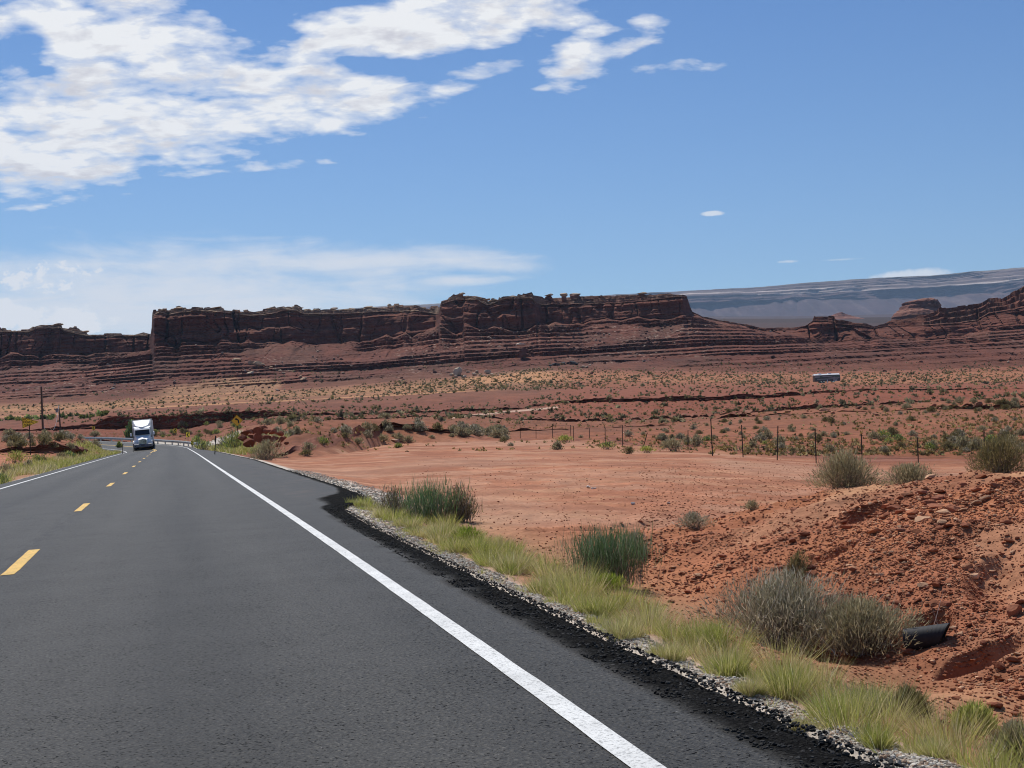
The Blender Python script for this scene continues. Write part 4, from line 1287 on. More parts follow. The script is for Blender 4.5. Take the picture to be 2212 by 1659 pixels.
shrub(1624, 1102, 32, 17, 'sage', 'tiny pale green tuft on the clearing edge against the mound', 22)
shrub(1828, 1074, 150, 82, 'sage', 'wide pale grey-green bush on the mound crest, left one of the touching pair', 23, d=14.9)
shrub(1966, 1052, 128, 66, 'sage', 'pale grey-green bush on the mound crest, right one of the touching pair', 24, d=14.4)
shrub(2158, 1026, 124, 84, 'olive', 'dark olive bush on top of the mound at the right edge of the picture', 25, d=13.5)
shrub(2190, 1650, 90, 92, 'sage', 'green feathery bush at the bottom right corner beside the roadside gravel', 26)
shrub(2100, 1590, 84, 62, 'ygrn', 'yellow-green bushy plant near the bottom right corner, left of the feathery one', 27)
shrub(1960, 1555, 78, 62, 'olive', 'brownish green bush at the outer edge of the grass below the red ditch floor', 28)
db = bpy.data.objects['shrub']
rb = np.random.default_rng(404)
for ob_, (w_d, h_d, nn_) in ((bpy.data.objects['shrub'], (1.15, 0.42, 90)), (bpy.data.objects['shrub.001'], (0.85, 0.30, 60))):
    d_ = dome_dirs(rb, nn_, 8, 80)
    b_ = np.stack((rb.normal(size=nn_) * w_d * 0.2, rb.normal(size=nn_) * w_d * 0.15, np.full(nn_, 0.0)), -1)
    v1_ = blades(b_, d_, rb.uniform(0.5, 1.12, nn_) / np.sqrt((d_[:, 0] ** 2 + d_[:, 1] ** 2) / (w_d * 0.5) ** 2 + d_[:, 2] ** 2 / h_d ** 2), rb.uniform(0.004, 0.008, nn_), rb.normal(size=(nn_, 3)) * 0.22, pick(rb, nn_, [(0.55, 0.50, 0.42), (0.42, 0.37, 0.30), (0.30, 0.22, 0.15)], 0.1), 405)
    link('dead_branches', mesh_np('dead_branches', *v1_[:3], cols=v1_[3]), M['twig'], ob_)
# -- shrubs by the far road and on the banks
L2 = [
 (572, 994, 72, 46, 'sage', 'round grey-green bush at the far end of the paved driveway apron'),
 (505, 977, 48, 52, 'green', 'fresh green bush at the foot of the diamond-shaped curve sign'),
 (483, 972, 30, 30, 'olive', 'brown-green bush between the curve sign and the dark roadside stake'),
 (441, 972, 40, 20, 'green', 'low green bush just past the guardrail end on the right verge'),
 (665, 974, 30, 20, 'sage', 'grey bush half way up the red bank right of the rock outcrop'),
 (660, 985, 30, 12, 'olive', 'flat dark bush low on the red bank right of the rock outcrop'),
 (697, 962, 26, 18, 'green', 'dark green bush in the middle of the red bank'),
 (627, 942, 22, 14, 'grey', 'pale dry bush just right of the rock outcrop top'),
 (603, 917, 22, 13, 'sage', 'pale rounded bush on the top of the rock outcrop'),
 (577, 919, 34, 11, 'sage', 'long low bush on the left end of the rock outcrop top'),
 (771, 960, 26, 12, 'sage', 'bush near the bank foot at the back left of the clearing'),
 (827, 956, 30, 16, 'sage', 'round sage bush left of the pale slab at the back of the clearing'),
 (880, 956, 28, 14, 'sage', 'round sage bush right of the pale slab at the back of the clearing'),
 (858, 968, 16, 9, 'green', 'small green bush in front of the pale slab at the back of the clearing'),
 (834, 905, 32, 11, 'sage', 'green bush standing alone on the skyline of the low mound'),
 (36, 1001, 48, 26, 'ygrn', 'mustard-green bush on the left verge below the triangular sign'),
 (12, 1027, 46, 26, 'sage', 'blue-grey bush on the left verge at the left edge of the picture'),
 (4, 1046, 30, 24, 'green', 'dark green plant at the left edge by the pavement'),
 (78, 1003, 30, 20, 'green', 'dark green bush on the left verge right of the sign post'),
 (92, 1004, 22, 20, 'olive', 'dull brown bush on the left verge between two green ones'),
 (60, 1012, 20, 16, 'grey', 'brownish dry bush low on the left verge'),
 (150, 993, 32, 16, 'green', 'blue-green bush below the dark rock ledge on the left'),
 (174, 986, 26, 13, 'green', 'bright green bush at the right end of the dark rock ledge on the left'),
 (130, 992, 24, 12, 'sage', 'pale feathery bush in front of the dark rock ledge on the left'),
 (205, 943, 22, 10, 'sage', 'grey bush on the nose of the left bank'),
 (256, 968, 12, 13, 'green', 'small green bush beside the road where it bends left'),
 (425, 958, 22, 14, 'green', 'green bush behind the guardrail end'),
 (1394, 979, 44, 15, 'ygrn', 'olive-yellow bush by the leaning fence post'),
 (1310, 971, 40, 17, 'green', 'dark green bush at the fence in front of the clearing edge'),
 (1356, 981, 26, 15, 'olive', 'brown-green round bush in front of the fence'),
 (1450, 975, 60, 28, 'sage', 'big pale sage bush growing round the second leaning fence post'),
 (1218, 956, 40, 14, 'ygrn', 'yellowish bush at the fence near the left end of the fence row'),
]
for i, (px, py, w, h, kd, lb) in enumerate(L2):
    shrub(px, py, w, h, kd, lb, 60 + i)
x, y, z = hit(281, 948)
tr_ = empty('tree', (x, y, z)); tag(tr_, 'small rounded green tree standing behind the white truck', 'tree')
st1, lf1 = bush_parts(20 / FPX * y, 34 / FPX * y, 40, 1100, 0.16, 0.36, RUSH[:2] + YGRN[1:2], 131, 0.6, 0.2, tw=0.07)
link('trunk', mesh_np('trunk', *st1[:3], cols=st1[3]), M['twig'], tr_)
link('crown', mesh_np('crown', *lf1[:3], cols=lf1[3]), M['leaf'], tr_)

# -- scattered desert shrubs: a few shapes, copied
protos = {}
for kd, pal in (('sage', SAGE), ('olive', OLIVE), ('grey', GREY), ('green', RUSH[:2] + YGRN)):
    for v in range(3):
        st1, lf1 = bush_parts(1.0, 0.62, 46, 460, 0.055, 0.13, pal, 300 + 10 * v + len(kd), 0.6, 0.0, tw=0.02)
        V_, Q_, T_2, C_ = merge([st1, lf1])
        me = mesh_np('desert_shrub', V_, Q_, T_2, C_)
        me.materials.append(M['leaf'])
        protos[(kd, v)] = me
src = None
zones = [
 (62, (1085, 2212), (940, 978), 55, 140, (0.35, 0.95), ('sage', 'sage', 'grey', 'olive', 'sage', 'green'), 'sage-green shrub in the loose row that runs along the wire fence', 'shrubs along the wire fence'),
 (66, (1250, 2212), (893, 952), 75, 140, (0.3, 0.75), ('sage', 'olive', 'grey'), 'small dull shrub dotted over the red slope beyond the wire fence', 'shrubs on the slope beyond the fence'),
 (34, (1570, 2212), (870, 893), 120, 160, (0.45, 1.05), ('sage', 'olive', 'sage'), 'shrub on the brow of the rocky ledge beyond the wire fence', 'shrubs on the brow of the ledge'),
 (40, (985, 1095), (916, 948), 100, 160, (0.6, 1.3), ('sage', 'grey', 'sage'), 'grey shrub in the belt at the right end of the low red mound', 'shrubs at the right end of the low mound'),
 (26, (530, 980), (903, 950), 70, 135, (0.5, 1.2), ('sage', 'grey', 'olive'), 'pale shrub on the top and slope of the low red mound', 'shrubs on the low mound'),
 (34, (0, 236), (934, 972), 100, 170, (0.5, 1.3), ('sage', 'olive', 'grey'), 'dull shrub on the left bank beside the road', 'shrubs on the left bank'),
 (36, (325, 516), (914, 946), 195, 285, (0.6, 1.4), ('sage', 'green', 'olive'), 'shrub on the pink slope between the road bend and the dark cut bank', 'shrubs below the cut bank'),
]
for cnt, xr, yr, d0, d1, sz, kds, lb, gr in zones:
    k = 0
    for _try in range(cnt * 30):
        if k >= cnt:
            break
        px, py = random.uniform(*xr), random.uniform(*yr)
        x, y, z = hit(px, py)
        if not d0 < y < d1:
            continue
        s0, t0 = xy_st(np.array([x]), np.array([y]))
        if EDGE_L - 1.5 < t0[0] < float(edge_r(s0)[0]) + 1.5:
            continue
        if 'belt' in lb or 'row' in lb:
            if vn(np.array([px / 60.]), np.array([py / 30.]), seed=9)[0] < -0.35:
                continue
        o = bpy.data.objects.new('desert_shrub', protos[(random.choice(kds), random.randrange(3))])
        COL.objects.link(o)
        w = random.uniform(*sz)
        o.location = (x, y, z - 0.02)
        o.scale = (w, w, w * random.uniform(0.75, 1.15))
        o.rotation_euler = (0, 0, random.uniform(0, 6.28))
        tag(o, lb, 'shrub', gr)
        k += 1

# -- far scrub, too many to count: one mesh
def scrub_mesh(name, pts, seed, leafn=15):
    r = np.random.default_rng(seed)
    nb = len(pts)
    P = np.repeat(np.array([p[:3] for p in pts]), leafn, 0)
    W = np.repeat(np.array([p[3] for p in pts]), leafn)
    tint = np.repeat(pick(r, nb, SAGE[:2] + OLIVE + [(0.15, 0.14, 0.08)], 0.2), leafn, 0)
    d = dome_dirs(r, nb * leafn, 0, 90)
    base = P + d * (W * 0.42 * r.uniform(0.15, 1.0, nb * leafn))[:, None] * np.array((1, 1, 0.62)) - np.array((0, 0, 0.02))
    dr = unit(d + np.array((0, 0, 0.5)) + r.normal(size=d.shape) * 0.5)
    v, q, t, c = blades(base, dr, W * r.uniform(0.26, 0.5, len(W)), W * 0.26, r.normal(size=d.shape) * 0.1, tint * (1 + 0.15 * r.normal(size=(len(W), 1))), seed)
    return mesh_np(name, v, q, t, np.clip(c, 0.01, 0.6))


pts = []
r0 = np.random.default_rng(77)
for i in range(40000):
    px, py = r0.uniform(-60, 2270), r0.uniform(783, 915)
    x, y, z = hit(px, py)
    if y < 150 or y > 618:
        if y >= 610 and r0.uniform() < 0.35:
            x, y, z = mhit(px, py)
            if y > 690:
                continue
        else:
            continue
    dn = fbm(np.array([x * 0.02]), np.array([y * 0.02]), oct=3, seed=17)[0]
    keep = 0.34 + 0.8 * dn
    if 205 < y < 275 and px > 1100:
        keep = 0.16
    if 420 < y < 620 and px > 850:
        keep += 0.34
    s0, t0 = xy_st(np.array([x]), np.array([y]))
    if EDGE_L - 1 < t0[0] < 4 and s0[0] < 320:
        continue
    if r0.uniform() > keep * (0.8 if y > 430 else 0.55):
        continue
    if abs(px - 1783) < 34 and 805 < py < 832:
        continue
    pts.append((x, y, z, float(np.exp(r0.normal(-0.42, 0.36))) * (1.0 if y < 420 else 1.12)))
sc_o = link('scrub', scrub_mesh('scrub', pts, 78), M['leaf'])
tag(sc_o, 'dark olive scrub dotted over the plain as far as the cliffs', kind='stuff')
# low dry tufts between the shrubs
tp = []
for i in range(15000):
    px, py = r0.uniform(-30, 2250), r0.uniform(868, 985)
    x, y, z = hit(px, py)
    if y < 66 or y > 285:
        continue
    s0, t0 = xy_st(np.array([x]), np.array([y]))
    if EDGE_L - 1 < t0[0] < 5 and s0[0] < 320:
        continue
    dn = fbm(np.array([x * 0.05]), np.array([y * 0.05]), oct=3, seed=18)[0]
    if r0.uniform() > 0.35 + 0.9 * dn:
        continue
    tp.append((x, y, z, r0.uniform(0.14, 0.42)))
tm = scrub_mesh('scrub', tp, 81, 9)
a = tm.attributes['Col']
c = np.empty(len(tm.vertices) * 4, np.float32); a.data.foreach_get('color', c); c = c.reshape(-1, 4)
c[:, :3] = np.clip(c[:, :3] * np.array((1.35, 1.15, 0.95)), 0, 0.6); a.data.foreach_set('color', c.ravel())
tag(link('scrub', tm, M['leaf']), 'low dry tufts dotted between the shrubs on the near slopes', kind='stuff')
# green growth along the wash at the far left
gp = []
for i in range(150):
    px, py = r0.uniform(-20, 330), r0.uniform(893, 915)
    if abs(py - np.interp(px, [0, 60, 200, 330], [909, 905, 900, 884])) > 4:
        continue
    x, y, z = hit(px, py)
    if y > 290:
        gp.append((x, y, z, r0.uniform(1.2, 2.6)))
if gp:
    v = scrub_mesh('brush', gp, 79, 24)
    a = v.attributes['Col']
    c = np.empty(len(v.vertices) * 4, np.float32); a.data.foreach_get('color', c); c = c.reshape(-1, 4)
    c[:, :3] = c[:, :3] * np.array((0.75, 1.0, 0.6)); a.data.foreach_set('color', c.ravel())
    tag(link('brush', v, M['leaf']), 'green brush along the wash at the far left', kind='stuff')

# -- roadside grass
r1 = np.random.default_rng(5)
tl = []
cen = []
for i in range(3000):
    s = 2.7 + 20.0 * r1.uniform() ** 1.15
    e_ = float(edge_r(s)) if s < 20.5 else 2.5
    wid = 0.50 if s < 13 else 0.80
    q = r1.uniform() ** 0.8
    t = e_ + (0.17 if s < 9 else 0.24) + wid * q
    rr_ = 0.05 + 0.07 * r1.uniform()
    if any(abs(s - c[0]) < (rr_ + c[2]) * 1.6 and abs(t - c[1]) < (rr_ + c[2]) * 1.15 for c in cen):
        continue
    cl = fbm(np.array([s * 0.7]), np.array([t * 1.6]), oct=3, seed=19)[0]
    if cl < -0.07 + (0.15 if q > 0.75 else 0.0):
        continue
    cen.append((s, t, rr_))
    x, y = st_xy(s, t)
    z = gz(float(x), float(y))
    h = (0.085 + 0.115 * r1.uniform()) * (0.8 + 1.0 * rr_ / 0.12 * 0.5)
    u = r1.uniform()
    kd = fbm(np.array([s * 0.45 + 7]), np.array([t * 1.1]), oct=2, seed=23)[0]
    pal = (YGRN + STRAW[2:3]) if u + kd < 0.72 else (STRAW + YGRN[2:]) if u < 0.93 else LIME + YGRN
    tl.append(tuft(r1, float(x), float(y), z - 0.01, rr_, int(150 + 1500 * rr_), h, pal, max(0.0022, y * 0.00030), 0.8, 0.30))
    # bleached dead blades low down round the clump
    tl.append(tuft(r1, float(x), float(y), z - 0.01, rr_ * 1.15, 60, h * 0.55, [(0.62, 0.54, 0.36), (0.50, 0.41, 0.25), (0.40, 0.30, 0.18)], max(0.0022, y * 0.00030), 1.6, 0.0))
for i in range(500):                             # stray seedlings and dead straws on the gravel
    s = 2.8 + 20 * r1.uniform() ** 1.2
    t = (float(edge_r(s)) if s < 20.5 else 2.5) + 0.05 + 1.2 * r1.uniform()
    x, y = st_xy(s, t)
    tl.append(tuft(r1, float(x), float(y), gz(float(x), float(y)), 0.02, 9, 0.04 + 0.08 * r1.uniform(), STRAW + YGRN[:1], max(0.0022, y * 0.0003), 1.2, 0.5))
# big clumps that stand out in the photograph
for px, py, w, h, pal in [(1680, 1510, 150, 118, YGRN), (1560, 1462, 120, 84, YGRN), (1520, 1400, 110, 96, LIME + YGRN), (1360, 1385, 110, 70, STRAW), (1290, 1330, 110, 76, YGRN), (1180, 1290, 90, 60, YGRN + STRAW),
                          (1790, 1560, 110, 96, YGRN), (1860, 1540, 110, 92, RUSH + YGRN), (1900, 1620, 110, 80, YGRN), (2010, 1640, 110, 70, STRAW), (1110, 1240, 100, 60, STRAW), (1040, 1200, 90, 54, YGRN), (960, 1168, 90, 46, YGRN), (880, 1140, 70, 36, YGRN + STRAW),
                          (1450, 1430, 100, 62, STRAW), (1620, 1500, 80, 54, STRAW), (1740, 1585, 60, 44, STRAW)]:
    x, y, z = hit(px, py)
    W_, H_ = w / FPX * y, h / FPX * y
    for j in range(7):
        a, q = r1.uniform(0, 6.28), W_ * 0.34 * math.sqrt(r1.uniform())
        X_, Y_ = x + q * math.cos(a), y + q * math.sin(a) * 0.7 + W_ * 0.12
        tl.append(tuft(r1, X_, Y_, gz(X_, Y_) - 0.01, W_ * 0.15, 170, H_ * r1.uniform(0.5, 0.92), pal, max(0.0022, y * 0.00030), 0.75, 0.35))
v_, q_, t_2, c_ = merge(tl)
tag(link('grass', mesh_np('grass', v_, q_, t_2, c_), M['grass']), 'yellow-green bunch grass along the gravel edge of the road', kind='stuff')
# verge grass farther along both sides
tl = []
for i in range(2600):
    left = r1.uniform() < 0.66
    if left:
        s = 30 + 150 * r1.uniform() ** 0.8
        t = EDGE_L - 0.25 - 2.6 * r1.uniform() ** 1.4
    else:
        s = 88 + 85 * r1.uniform()
        t = float(edge_r(s)) + 0.3 + 3.2 * r1.uniform()
    if fbm(np.array([s * 0.12]), np.array([t * 0.7]), oct=3, seed=29)[0] < -0.22:
        continue
    x, y = st_xy(s, t)
    kind = fbm(np.array([s * 0.07]), np.array([t * 0.5]), oct=2, seed=31)[0]
    pal = YGRN if kind > 0.05 else STRAW
    tl.append(tuft(r1, float(x), float(y), gz(float(x), float(y)) - 0.02, 0.22, 22, 0.30 + 0.2 * r1.uniform(), pal, max(0.012, y * 0.00045), 0.5, 0.35))
v_, q_, t_2, c_ = merge(tl)
tag(link('grass', mesh_np('verge_grass', v_, q_, t_2, c_), M['grass']), 'straw and green grass on the far verges of the road', kind='stuff')

# ------------------------------------------------------------------ stones
def ico(sub):
    import bmesh
    bm = bmesh.new()
    bmesh.ops.create_icosphere(bm, subdivisions=sub, radius=1.0)
    V = np.array([v.co[:] for v in bm.verts]); F = np.array([[v.index for v in f.verts] for f in bm.faces])
    bm.free()
    return V, F


ICO1, ICO2, ICO4 = ico(1), ico(2), ico(4)


def stone_shape(V, seed, blocky=0.6):
    """an angular rock: a sphere cut by random planes, then roughened"""
    r = np.random.default_rng(seed)
    W = V.copy()
    for k in range(9):
        nrm = unit(r.normal(size=3) * np.array((1, 1, 1.2)))
        dd = r.uniform(0.42, 0.78)
        over = np.maximum(W @ nrm - dd, 0)
        W = W - over[:, None] * nrm * blocky * 1.25
    W = W / np.abs(W).max(0)
    W *= 1 + 0.05 * fbm(V[:, 0] * 4 + seed, V[:, 1] * 4, V[:, 2] * 4, oct=3, seed=seed)[:, None]
    return W


SH1 = [stone_shape(ICO1[0], 500 + i, 0.8) for i in range(12)]
SH2 = [stone_shape(ICO2[0], 520 + i, 0.8) for i in range(10)]


def stones(name, P, size, flat, cols, shapes, F, seed, lift=0.25):
    r = np.random.default_rng(seed)
    nb = len(P)
    nv = len(shapes[0])
    B = np.stack(shapes)[r.integers(0, len(shapes), nb)]
    sc = np.stack((r.uniform(0.8, 1.3, nb), r.uniform(0.7, 1.1, nb), flat * r.uniform(0.7, 1.3, nb)), -1) * (size * 0.5)[:, None]
    B = B * sc[:, None]
    a = r.uniform(0, 6.283, nb); tl_ = r.normal(size=nb) * 0.28
    ca, sa = np.cos(a)[:, None], np.sin(a)[:, None]; ct, stt = np.cos(tl_)[:, None], np.sin(tl_)[:, None]
    y1 = B[..., 1] * ct - B[..., 2] * stt; z1 = B[..., 1] * stt + B[..., 2] * ct
    Vv = np.stack((B[..., 0] * ca - y1 * sa, B[..., 0] * sa + y1 * ca, z1), -1) + P[:, None]
    Vv[..., 2] += (size * flat * lift)[:, None]
    Ff = (F[None] + (np.arange(nb) * nv)[:, None, None]).reshape(-1, 3)
    return mesh_np(name, Vv.reshape(-1, 3), None, Ff, np.repeat(cols, nv, 0))


# pale gravel on the pavement edge
r2 = np.random.default_rng(9)
P, S2 = [], []
for i in range(19000):
    s = 2.9 + 20 * r2.uniform() ** 1.7
    e_ = float(edge_r(s)) if s < 21 else 2.5
    wd = 0.21 if s < 12 else 0.21 + 0.02 * (s - 12) if s < 16 else 0.27 + 0.11 * (s - 16)
    t = e_ + 0.03 + wd * r2.uniform() ** (1.2 if s < 16 else 0.9)
    x, y = st_xy(s, t); P.append((float(x), float(y), gz(float(x), float(y)))); S2.append(r2.uniform(0.006, 0.021) * (1 + max(0, y - 8) * 0.05))
for i in range(2600):
    s = 22.8 + 22 * r2.uniform() ** 1.4
    t = float(edge_r(s)) + 0.03 + 0.7 * r2.uniform() ** 1.5
    x, y = st_xy(s, t); P.append((float(x), float(y), gz(float(x), float(y)))); S2.append(r2.uniform(0.02, 0.05))
P, S2 = np.array(P), np.array(S2)
tag(link('gravel', stones('gravel', P, S2, 0.7, pick(r2, len(P), [(0.50, 0.45, 0.36), (0.40, 0.36, 0.29), (0.60, 0.54, 0.45), (0.27, 0.235, 0.19), (0.36, 0.25, 0.17)], 0.12), SH1, ICO1[1], 91), M['gravel']), 'pale grey gravel along the pavement edge', kind='stuff')
# loose black chips along the raw outer edge of the asphalt
P, S2 = [], []
for i in range(9000):
    s = 2.9 + 23 * r2.uniform() ** 1.5
    e_ = float(edge_r(s))
    t = e_ - 0.005 - 0.30 * r2.uniform() ** 1.1
    x, y = st_xy(s, t); P.append((float(x), float(y), float(road_z(s, t)) - 0.002)); S2.append(r2.uniform(0.008, 0.020))
P, S2 = np.array(P), np.array(S2)
tag(link('chippings', stones('chippings', P, S2, 0.75, pick(r2, len(P), [(0.016, 0.0155, 0.015), (0.030, 0.029, 0.027), (0.052, 0.049, 0.045)], 0.2), SH1, ICO1[1], 95), M['rock']), 'loose black asphalt crumbs along the raw edge of the pavement', kind='stuff')
# broken red shale over the mound, the ditch and the clearing
P, S2, C2 = [], [], []
RED = [(0.33, 0.120, 0.058), (0.24, 0.082, 0.042), (0.42, 0.185, 0.095), (0.52, 0.30, 0.175), (0.28, 0.100, 0.052), (0.30, 0.12, 0.07)]
k = 0
while k < 28000:
    if r2.uniform() < 0.86:
        px, py = r2.uniform(1380, 2300) if r2.uniform() < 0.84 else r2.uniform(2300, 2900), r2.uniform(1000, 1600)
    else:
        px, py = r2.uniform(900, 2212), r2.uniform(985, 1260)
    x, y, z = hit(px, py)
    s0, t0 = xy_st(np.array([x]), np.array([y]))
    if t0[0] < float(edge_r(s0)[0]) + 0.7:
        continue
    onm = px > np.interp(py, [1020, 1200, 1600], [1900, 1360, 1500])
    if not onm and r2.uniform() > 0.4:
        continue
    c = vn(np.array([x * 1.3]), np.array([y * 1.3]), seed=37)[0]
    if onm and (r2.uniform() > 0.62 + 0.9 * c or fbm(np.array([x * 0.8]), np.array([y * 0.6]), oct=4, seed=141)[0] > 0.16 + 0.25 * r2.uniform()) and r2.uniform() > 0.22:
        continue
    u = r2.uniform()
    sz = (0.007 + 0.012 * r2.uniform() + 0.036 * u ** 14 + 0.040 * (u > 0.996)) * (1.25 if onm and y > 11 else 1.0)
    if not onm:
        sz = 0.015 + 0.03 * r2.uniform() * r2.uniform()
        sz *= np.interp(y, [15, 60], [1, 1.8])
    P.append((x, y, z)); S2.append(sz); C2.append(RED[r2.integers(0, len(RED))]); k += 1
P, S2, C2 = np.array(P), np.array(S2), np.array(C2) * (1 + 0.14 * r2.normal(size=(len(P), 1)))
big = S2 > 0.042
tag(link('rubble', stones('rubble', P[~big], S2[~big], 0.55, np.clip(C2[~big], .02, .8), SH1, ICO1[1], 92), M['rock']), 'loose broken red shale scattered over the mound and clearing', kind='stuff')
tag(link('rubble', stones('rubble', P[big], S2[big], 0.42, np.clip(C2[big], .02, .8), SH2, ICO2[1], 93), M['rock']), 'larger loose red shale slabs on the mound', kind='stuff')
# debris on the slopes below the cliffs
P, S2, C2 = [], [], []
for i in range(8000):
    px, py = r2.uniform(-40, 2250), r2.uniform(690, 850)
    x, y, z = any_hit(px, py)
    if y < 560 or (px > 1480 and r2.uniform() < 0.55):
        continue
    if fbm(np.array([px / 70.]), np.array([py / 40.]), oct=2, seed=39)[0] < -0.05:
        continue
    if py < np.interp(px, [0, 330, 480, 950, 1160, 1500, 2212], [770, 745, 742, 715, 705, 690, 720]):
        continue
    P.append((x, y, z)); S2.append(0.35 + 1.5 * r2.uniform() ** 5)
    C2.append((0.40, 0.30, 0.22) if r2.uniform() < 0.2 else (0.19, 0.085, 0.055) if r2.uniform() < 0.5 else (0.10, 0.042, 0.03))
P, S2, C2 = np.array(P), np.array(S2), np.array(C2)
tag(link('rubble', stones('rubble', P, S2, 0.7, C2 * (1 + 0.15 * r2.normal(size=(len(P), 1))), SH1, ICO1[1], 94), M['boulder']), 'fallen stones strewn over the slopes below the cliffs', kind='stuff')


def boulder(name, loc, sx, sy, sz, col, label, seed, cat='boulder', group=None, rot=None, blocky=0.8, mat='boulder', lift=0.3, sub=ICO4):
    r = np.random.default_rng(seed)
    V_ = stone_shape(sub[0], seed, blocky)
    fr = 0.06 * fbm(V_[:, 0] * 2.2 + seed, V_[:, 1] * 2.2, V_[:, 2] * 6, oct=4, seed=seed + 5)
    V_ = V_ * (1 + fr)[:, None] * np.array((sx, sy, sz)) * 0.5
    c = np.array(col) * (1 + 0.18 * fbm(V_[:, 0] / sx * 4, V_[:, 1] / sx * 4, V_[:, 2] / sx * 8, oct=3, seed=seed + 9))[:, None]
    o = link(name, mesh_np(name, V_, None, sub[1], np.clip(c, 0.02, 0.9)), M[mat])
    o.location = (loc[0], loc[1], loc[2] + sz * lift)
    o.rotation_euler = rot if rot else (r.normal() * 0.12, r.normal() * 0.15, r.uniform(0, 6.28))
    tag(o, label, cat, group)
    return o


PALE = (0.56, 0.44, 0.31); TAN = (0.40, 0.27, 0.17); DARK = (0.075, 0.068, 0.062); REDR = (0.25, 0.092, 0.052)
# the pale pile at the foot of the slope, left of centre
for i, (px, py, w, h) in enumerate([(988, 811, 26, 19), (974, 811, 11, 7), (1000, 816, 12, 6), (983, 816, 14, 6), (1008, 806, 10, 6), (1022, 812, 16, 7), (1030, 806, 8, 6), (1036, 812, 8, 5), (1051, 808, 16, 11), (1045, 813, 8, 4), (1060, 811, 9, 5), (1074, 812, 9, 4)]):
    x, y, z = any_hit(px, py)
    lb = 'largest pale boulder, tall and pointed, in the pile at the slope foot left of centre' if i == 0 else 'pale boulder in the pile around the tall pointed one'
    boulder('boulder', (x, y, z), w / FPX * y, w / FPX * y * 0.9, h / FPX * y * 1.15, PALE, lb, 600 + i, group=None if i == 0 else 'pale boulders at the slope foot', sub=ICO2)
for i, (px, py, w, h) in enumerate([(1187, 791, 10, 5), (1197, 789, 12, 6), (1205, 790, 9, 5), (1216, 787, 12, 6), (1226, 786, 9, 5), (1236, 788, 16, 10), (1244, 789, 9, 6)]):
    x, y, z = any_hit(px, py)
    boulder('boulder', (x, y, z), w / FPX * y, w / FPX * y, h / FPX * y * 1.1, DARK, 'biggest dark grey block at the right end of the dark boulder heap' if i == 5 else 'dark grey boulder in the heap at the slope foot right of the pale pile', 620 + i, group=None if i == 5 else 'dark boulders at the slope foot', sub=ICO2)
for i, (px, py, w, h) in enumerate([(1257, 794, 14, 5), (1268, 795, 10, 5), (1274, 790, 7, 4)]):
    x, y, z = any_hit(px, py)
    boulder('boulder', (x, y, z), w / FPX * y, w / FPX * y, h / FPX * y, PALE, 'pale pinkish boulder just right of the dark boulder heap', 630 + i, group='pinkish boulders by the dark heap', sub=ICO2)
for i, (px, py, w, h, lb) in enumerate([(513, 781, 26, 11, 'long tilted tan slab at the top of the boulder trail under the prow'), (541, 787, 17, 12, 'tan boulder in the middle of the boulder trail'), (556, 790, 22, 12, 'dark-sided boulder in the middle of the boulder trail'), (541, 807, 17, 8, 'lone flat-topped pale boulder on the orange sand slope'),
                                        (566, 791, 12, 7, 'x'), (575, 797, 10, 6, 'x'), (584, 795, 9, 5, 'x'), (592, 800, 12, 6, 'x'), (604, 802, 10, 5, 'x'), (612, 807, 9, 4, 'x'), (655, 822, 16, 7, 'pale boulder at the lower end of the boulder trail'), (649, 815, 9, 5, 'x'), (740, 808, 9, 5, 'single pale boulder on the dark slope right of the boulder trail')]):
    x, y, z = any_hit(px, py)
    boulder('boulder', (x, y, z), w / FPX * y, w / FPX * y, h / FPX * y, TAN if i != 3 else PALE, lb if lb != 'x' else 'tan boulder strung out along the boulder trail', 640 + i, group='boulders along the trail' if lb == 'x' else None, sub=ICO2)
# balanced rocks standing on the rim
hood = [(1185.5, 646, 21, 12, 0.82, 'left one of the three capped rocks standing on the mesa rim'), (1218, 650, 18, 19, 0.66, 'tallest capped rock on the mesa rim, on a narrow dark pedestal'), (1243, 645, 26, 12, 0.9, 'widest of the three capped rocks on the mesa rim'), (1386, 639.5, 25, 9, 0.85, 'lone slab-topped rock on the rim towards the right end of the mesa')]
for i, (px, pb, w, h, pw, lb) in enumerate(hood):
    c = int(np.argmin(np.abs(FT - tz(px, pb)[0])))
    rows = np.where((MSY[c] <= pb) & (ML[c] > 2.9))[0]
    j = rows[0] if len(rows) else MD.shape[1] - 5
    dd = float(MD[c, j])
    t, kz = tz(px, pb)
    sc1 = dd / FPX
    e = empty('capped_rock', (t * dd, dd, EYE + kz * dd - 0.3))
    tag(e, lb, 'rock')
    V_ = stone_shape(ICO4[0], 660 + i, 0.7)
    pd_ = V_ * np.array((w * pw * sc1, w * pw * sc1 * 0.9, h * sc1 * 1.1)) * 0.5; pd_[:, 2] += h * sc1 * 0.30
    link('pedestal', mesh_np('pedestal', pd_, None, ICO4[1], np.tile([[0.22, 0.10, 0.068]], (len(pd_), 1))), M['boulder'], e)
    V_ = stone_shape(ICO4[0], 670 + i, 0.8)
    cp_ = V_ * np.array((w * sc1 * 0.98, w * sc1 * 0.9, h * sc1 * 0.6)) * 0.5; cp_[:, 2] += h * sc1 * 0.78
    link('cap', mesh_np('cap', cp_, None, ICO4[1], np.tile([[0.42, 0.32, 0.22]], (len(cp_), 1))), M['boulder'], e)
